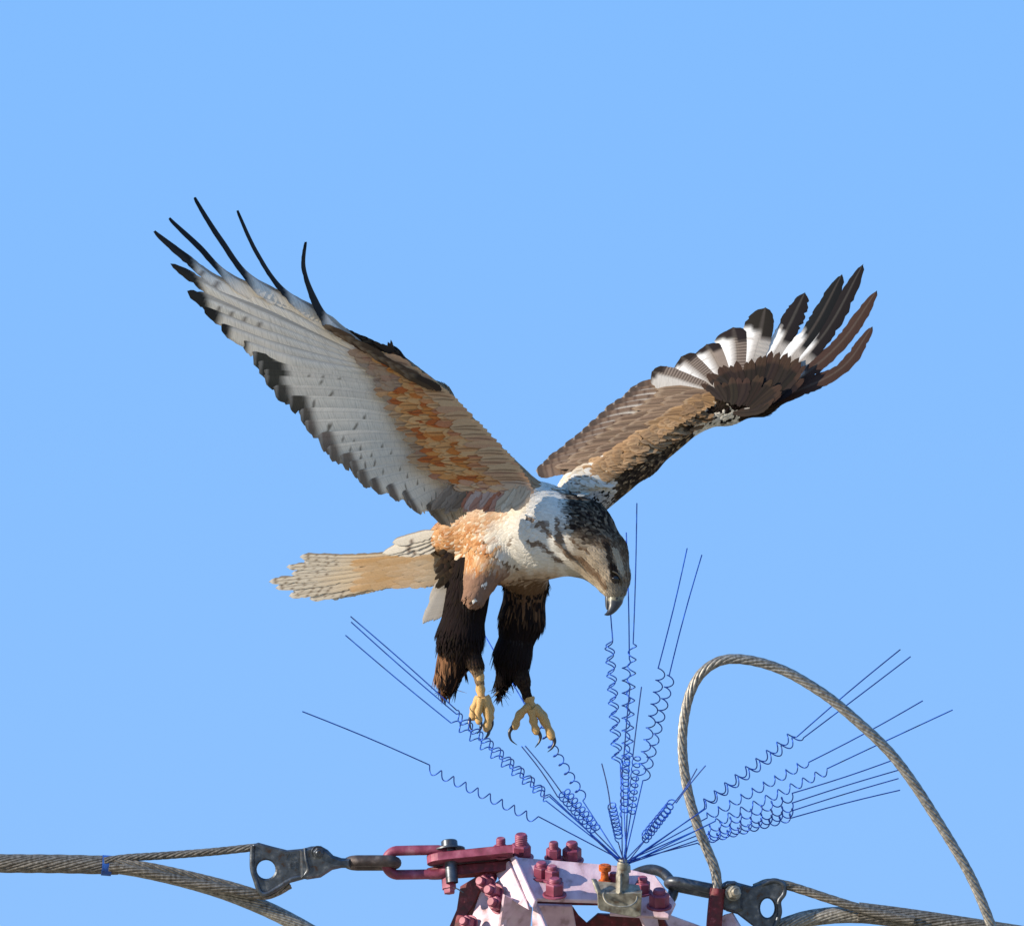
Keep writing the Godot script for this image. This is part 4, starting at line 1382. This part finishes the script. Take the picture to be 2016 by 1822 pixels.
		feather(mb, [p0 + NR * 0.002, (p0 + p1) * 0.5 + NR * 0.005, p1 + NR * 0.006], NR, 15.0 / U, paint, {"rows": 8, "cols": 4, "rag": 0.12, "seed": 1400 + k, "pointed": 0.45, "inner": 0.5, "camber": 0.25})
		put("scapular_feather", mb, M.vane, t)

func build_tail(t: Node3D):
	var NT := Vector3(-0.22, -0.3, 1.0).normalized()
	var ZT := func(x: float, y: float, off: float) -> Vector3:
		return P(x, y, -0.01 + 0.3 * (1090.0 - y) / U + 0.22 * (x - 850.0) / U) + NT * off
	var tips := [[590,1096],[598,1106],[563,1117],[572,1131],[527,1147],[540,1160],[574,1166],[566,1177],[606,1183],[590,1174],[640,1181],[668,1176]]
	for k in tips.size():
		var f := k / 11.0
		var b := [862.0, 1084.0 + 40.0 * f]
		var e = tips[k]
		var m := [lerpf(b[0], e[0], 0.55), lerpf(b[1], e[1], 0.55) + lerpf(5.0, 0.0, f) + 2.0]
		var ph := rng.randf_range(-0.02, 0.02)
		var paint := func(u: float, v: float) -> Color:
			var c := Color(0.74, 0.60, 0.44)
			c = mixc(c, Color(0.66, 0.59, 0.50), (u - 0.55) / 0.2)
			if u > 0.66 and v > -0.6 and fmod((u + ph - absf(v) * 0.03) * 13.0, 1.0) < 0.15: c = Color(0.27, 0.21, 0.16)
			if v < -0.7: c = c.lerp(Color(0.13, 0.10, 0.08), 0.75)
			elif absf(v) < 0.12: c = c.lerp(Color(0.2, 0.15, 0.12), 0.6)
			if u > 0.975: c = Color(0.72, 0.66, 0.6)
			return c
		var mb := MB.new()
		feather(mb, [ZT.call(b[0], b[1], 0.0), ZT.call(m[0], m[1], -0.0007 * k), ZT.call(e[0], e[1], -0.0012 * k)], NT, 17.0 / U, paint, {"rows": 44, "rag": 0.16, "seed": 1500 + k, "pointed": 0.1, "inner": 0.5, "camber": 0.1})
		put("tail_feather", mb, M.vane, t)
	# under-tail coverts: long soft buff feathers lying on the underside
	for k in 70:
		var f := rng.randf()
		var x1 := lerpf(650.0, 835.0, sqrt(rng.randf()))
		var y0 := lerpf(1092.0, 1142.0, f)
		var y1 := lerpf(1106.0 - (x1 - 620.0) * 0.04, 1166.0 - (x1 - 620.0) * 0.05, f)
		var tone := Color(0.56, 0.35, 0.17).lerp(Color(0.66, 0.53, 0.40), smoothstep(720.0, 850.0, x1) * 0.7 + rng.randf() * 0.35)
		var paint := func(u: float, v: float) -> Color:
			return tone if absf(v) < 0.8 else tone.lerp(CREAM, 0.25)
		var mb := MB.new()
		var x0 := minf(872.0, x1 + rng.randf_range(80, 130))
		y1 += rng.randf_range(-4, 6)
		feather(mb, [ZT.call(x0, lerpf(y0, y1, 0.1), 0.002), ZT.call((x0 + x1) * 0.5, lerpf(y0, y1, 0.5) + 1.0, 0.0035), ZT.call(x1, y1, 0.0015 + 0.00002 * k + (x1 - 630.0) * 0.000012)], NT, rng.randf_range(12, 20) / U, paint, {"rows": 14, "cols": 6, "rag": 0.2, "seed": 1600 + k, "pointed": 0.6, "inner": 0.5, "camber": 0.06})
		put("undertail_covert", mb, M.vane, t)
	# white upper-tail coverts with dark marks, seen along the top edge
	for q in [[[862,1050],[810,1066],[752,1090]], [[860,1056],[810,1074],[762,1090]], [[858,1046],[815,1058],[772,1068]], [[862,1064],[820,1080],[778,1091]], [[862,1074],[830,1082],[800,1090]]]:
		var paint := func(u: float, v: float) -> Color:
			if v < -0.86 or (v > 0.1 and u > 0.55 and u < 0.62): return Color(0.22, 0.17, 0.14)
			return CREAM.lerp(WHITE, 0.5)
		var mb := MB.new()
		var ax := []
		for p in q: ax.append(P(p[0], p[1], 0.012 + 0.1 * (1090.0 - p[1]) / U))
		feather(mb, ax, Vector3(-0.3, 0.3, 1).normalized(), 22.0 / U, paint, {"rows": 14, "cols": 6, "rag": 0.1, "seed": 1700 + int(q[0][1]), "pointed": 0.4, "inner": 0.5})
		put("uppertail_covert", mb, M.vane, t)
	# pale vent feathers hanging behind the leg
	for k in 9:
		var f := k / 8.0
		var b := Vector2(880 + 16 * f, 1128 + 10 * f)
		var e := Vector2(822 + 42 * f, 1226 - 6 * f + rng.randf_range(-4, 4)) if k > 1 else Vector2(846, 1186)
		var paint := func(u: float, v: float) -> Color: return Color(0.60, 0.55, 0.50)
		var mb := MB.new()
		var m := b.lerp(e, 0.5) + Vector2(2, -4)
		feather(mb, [P(b.x, b.y, 0.0), P(m.x, m.y, 0.004), P(e.x, e.y, 0.0)], Vector3(0, 0, 1), 20.0 / U, paint, {"rows": 14, "cols": 6, "rag": 0.16, "seed": 1800 + k, "pointed": 0.5, "inner": 0.5})
		put("vent_feather", mb, M.vane, t)
	# dark vent between tail and thigh
	for k in 30:
		var b := Vector2(886 + rng.randf_range(-8, 14), 1074 + k * 2.1)
		var e := b + Vector2(-20 + rng.randf_range(-10, 6), 24 + rng.randf_range(-6, 10))
		var tone := DARK.lerp(BROWN, rng.randf() * 0.4)
		var paint := func(u: float, v: float) -> Color: return tone
		var mb := MB.new()
		feather(mb, [P(b.x, b.y, 0.025), P((b.x + e.x) * 0.5, (b.y + e.y) * 0.5, 0.026), P(e.x, e.y, 0.018)], Vector3(0, 0, 1), 10.0 / U, paint, {"rows": 8, "cols": 4, "rag": 0.16, "seed": 1900 + k, "pointed": 0.5, "inner": 0.5})
		put("vent_feather", mb, M.vane, t)

func build_face(t: Node3D):
	# hooked beak with cere
	var p := smooth_path([P(1212,1160,0.062), P(1212,1172,0.063), P(1210.5,1184,0.064), P(1207.5,1194,0.064), P(1202,1203,0.064), P(1196,1208,0.064), P(1190,1209.5,0.064)], 24)
	var r := []
	for k in 25:
		var f := k / 24.0
		r.append(lerpf(19.5, 15.5, smoothstep(0.0, 0.35, f)) / U if f < 0.35 else lerpf(15.5, 0.8, pow((f - 0.35) / 0.65, 0.8)) / U)
	var mb := MB.new()
	tube(mb, p, r, 16)
	for k in mb.v.size():
		var y := 911.0 - mb.v[k].y * U
		mb.c[k] = Color(0.17, 0.16, 0.11) if y < 1181.0 else Color(0.028, 0.034, 0.045)
		mb.v[k].z = 0.063 + (mb.v[k].z - 0.063) * 0.8
	var bk := put("beak", mb, M.beak, t)
	mb = MB.new()
	turned(mb, P(1214, 1178, 0.063 + 0.0092), Vector3(0.1, 0, 1), [[0.0, 2.6 / U], [0.0012, 2.2 / U], [0.0013, 0.0]], 10)
	put("nostril", mb, M.claw, bk)
	mb = MB.new()
	tube(mb, smooth_path([P(1198,1170,0.062), P(1197,1182,0.063), P(1196,1193,0.063), P(1195,1200,0.063)], 10), [6.0/U,6.2/U,6.2/U,6.0/U,5.5/U,5.0/U,4.5/U,4.0/U,3.0/U,2.0/U,0.8/U], 10, Color(0.03, 0.035, 0.045))
	put("lower_beak", mb, M.beak, t)
	# eye, with the brow ridge over it
	var e := on_surface(1212, 1140)
	var sp := SphereMesh.new(); sp.radius = 8.8 / U; sp.height = 17.6 / U; sp.radial_segments = 20; sp.rings = 12; sp.material = M.eye
	var eye := MeshInstance3D.new(); eye.name = "eye"; eye.mesh = sp
	eye.position = e - normal_at(e) * 2.5 / U - org
	t.add_child(eye, true)
	mb = MB.new()
	var a := on_surface(1206, 1124); var b := on_surface(1217, 1130); var c := on_surface(1224, 1142); var d := on_surface(1223, 1152)
	tube(mb, smooth_path([a, b + Vector3(0, 0, 0.003), c + Vector3(0, 0, 0.003), d], 14), 1.7 / U, 8, Color(0.05, 0.04, 0.03))
	put("brow", mb, M.beak, t)

func toe(mb: MB, pts: Array, z: float, r: float, dz := 0.0):
	var q := []
	for k in pts.size():
		q.append(P(pts[k][0], pts[k][1], z + dz * k / (pts.size() - 1)))
	var p := smooth_path(q, 30)
	var rr := []
	for k in 31:
		var f := k / 30.0
		rr.append(r * 1.1 * (lerpf(1.0, 0.82, f) + 0.12 * sin(f * TAU * 2.5)) / U)
	tube(mb, p, rr, 12, Color(0.66, 0.42, 0.17))
	# rounded end
	turned(mb, p[30], p[30] - p[28], [[0.0, rr[30]], [rr[30] * 0.4, rr[30] * 0.9], [rr[30] * 0.75, rr[30] * 0.6], [rr[30], 0.0]], 12, false, 0.0, Color(0.66, 0.42, 0.17))

func claw(parent: Node3D, pts: Array, z: float, dz := 0.0):
	var q := []
	for k in pts.size():
		q.append(P(pts[k][0], pts[k][1], z + dz * k / (pts.size() - 1)))
	var p := smooth_path(q, 18)
	var rr := []
	for k in 19:
		rr.append(lerpf(4.6, 0.5, pow(k / 18.0, 1.1)) / U)
	var mb := MB.new()
	tube(mb, p, rr, 10)
	put("claw", mb, M.claw, parent)

func build_feet(t: Node3D):
	var mb := MB.new()
	var z := 0.03
	toe(mb, [[943,1326],[945,1348],[947,1366],[950,1384]], z, 8.6)
	toe(mb, [[944,1372],[935,1388],[931,1400],[931,1412]], z + 0.006, 7.5)
	toe(mb, [[947,1374],[944,1392],[941,1406],[943,1420]], z + 0.009, 7.5)
	toe(mb, [[952,1372],[958,1392],[961,1414],[958,1434]], z + 0.006, 8.5)
	toe(mb, [[955,1370],[964,1388],[966,1404],[965,1416]], z - 0.004, 7.5)
	var f := put("foot", mb, M.foot, t)
	claw(f, [[929,1409],[924,1420],[926,1432],[932,1441]], z + 0.006, 0.006)
	claw(f, [[944,1417],[947,1428],[944,1438],[939,1444]], z + 0.009, 0.006)
	claw(f, [[960,1430],[962,1442],[957,1451],[948,1458]], z + 0.006, 0.004)
	claw(f, [[966,1412],[969,1424],[967,1434],[963,1443]], z - 0.004, 0.0)
	mb = MB.new()
	z = -0.03
	toe(mb, [[1041,1372],[1044,1384],[1047,1394],[1050,1402]], z, 9.4)
	toe(mb, [[1044,1390],[1029,1400],[1019,1414],[1014,1430]], z + 0.004, 8.0)
	toe(mb, [[1047,1396],[1049,1412],[1052,1426],[1056,1440]], z + 0.006, 8.0)
	toe(mb, [[1050,1394],[1066,1410],[1078,1430],[1086,1450]], z + 0.004, 8.5)
	toe(mb, [[1052,1390],[1066,1402],[1074,1416],[1078,1430]], z - 0.006, 7.0)
	f = put("foot", mb, M.foot, t)
	claw(f, [[1011,1428],[1003,1441],[1006,1456],[1018,1466]], z + 0.004, 0.0)
	claw(f, [[1058,1437],[1064,1449],[1061,1461],[1053,1471]], z + 0.006, 0.0)
	claw(f, [[1088,1447],[1092,1460],[1087,1472],[1078,1480]], z + 0.004, 0.0)
	claw(f, [[1079,1428],[1082,1440],[1077,1449],[1069,1453]], z - 0.006, 0.0)
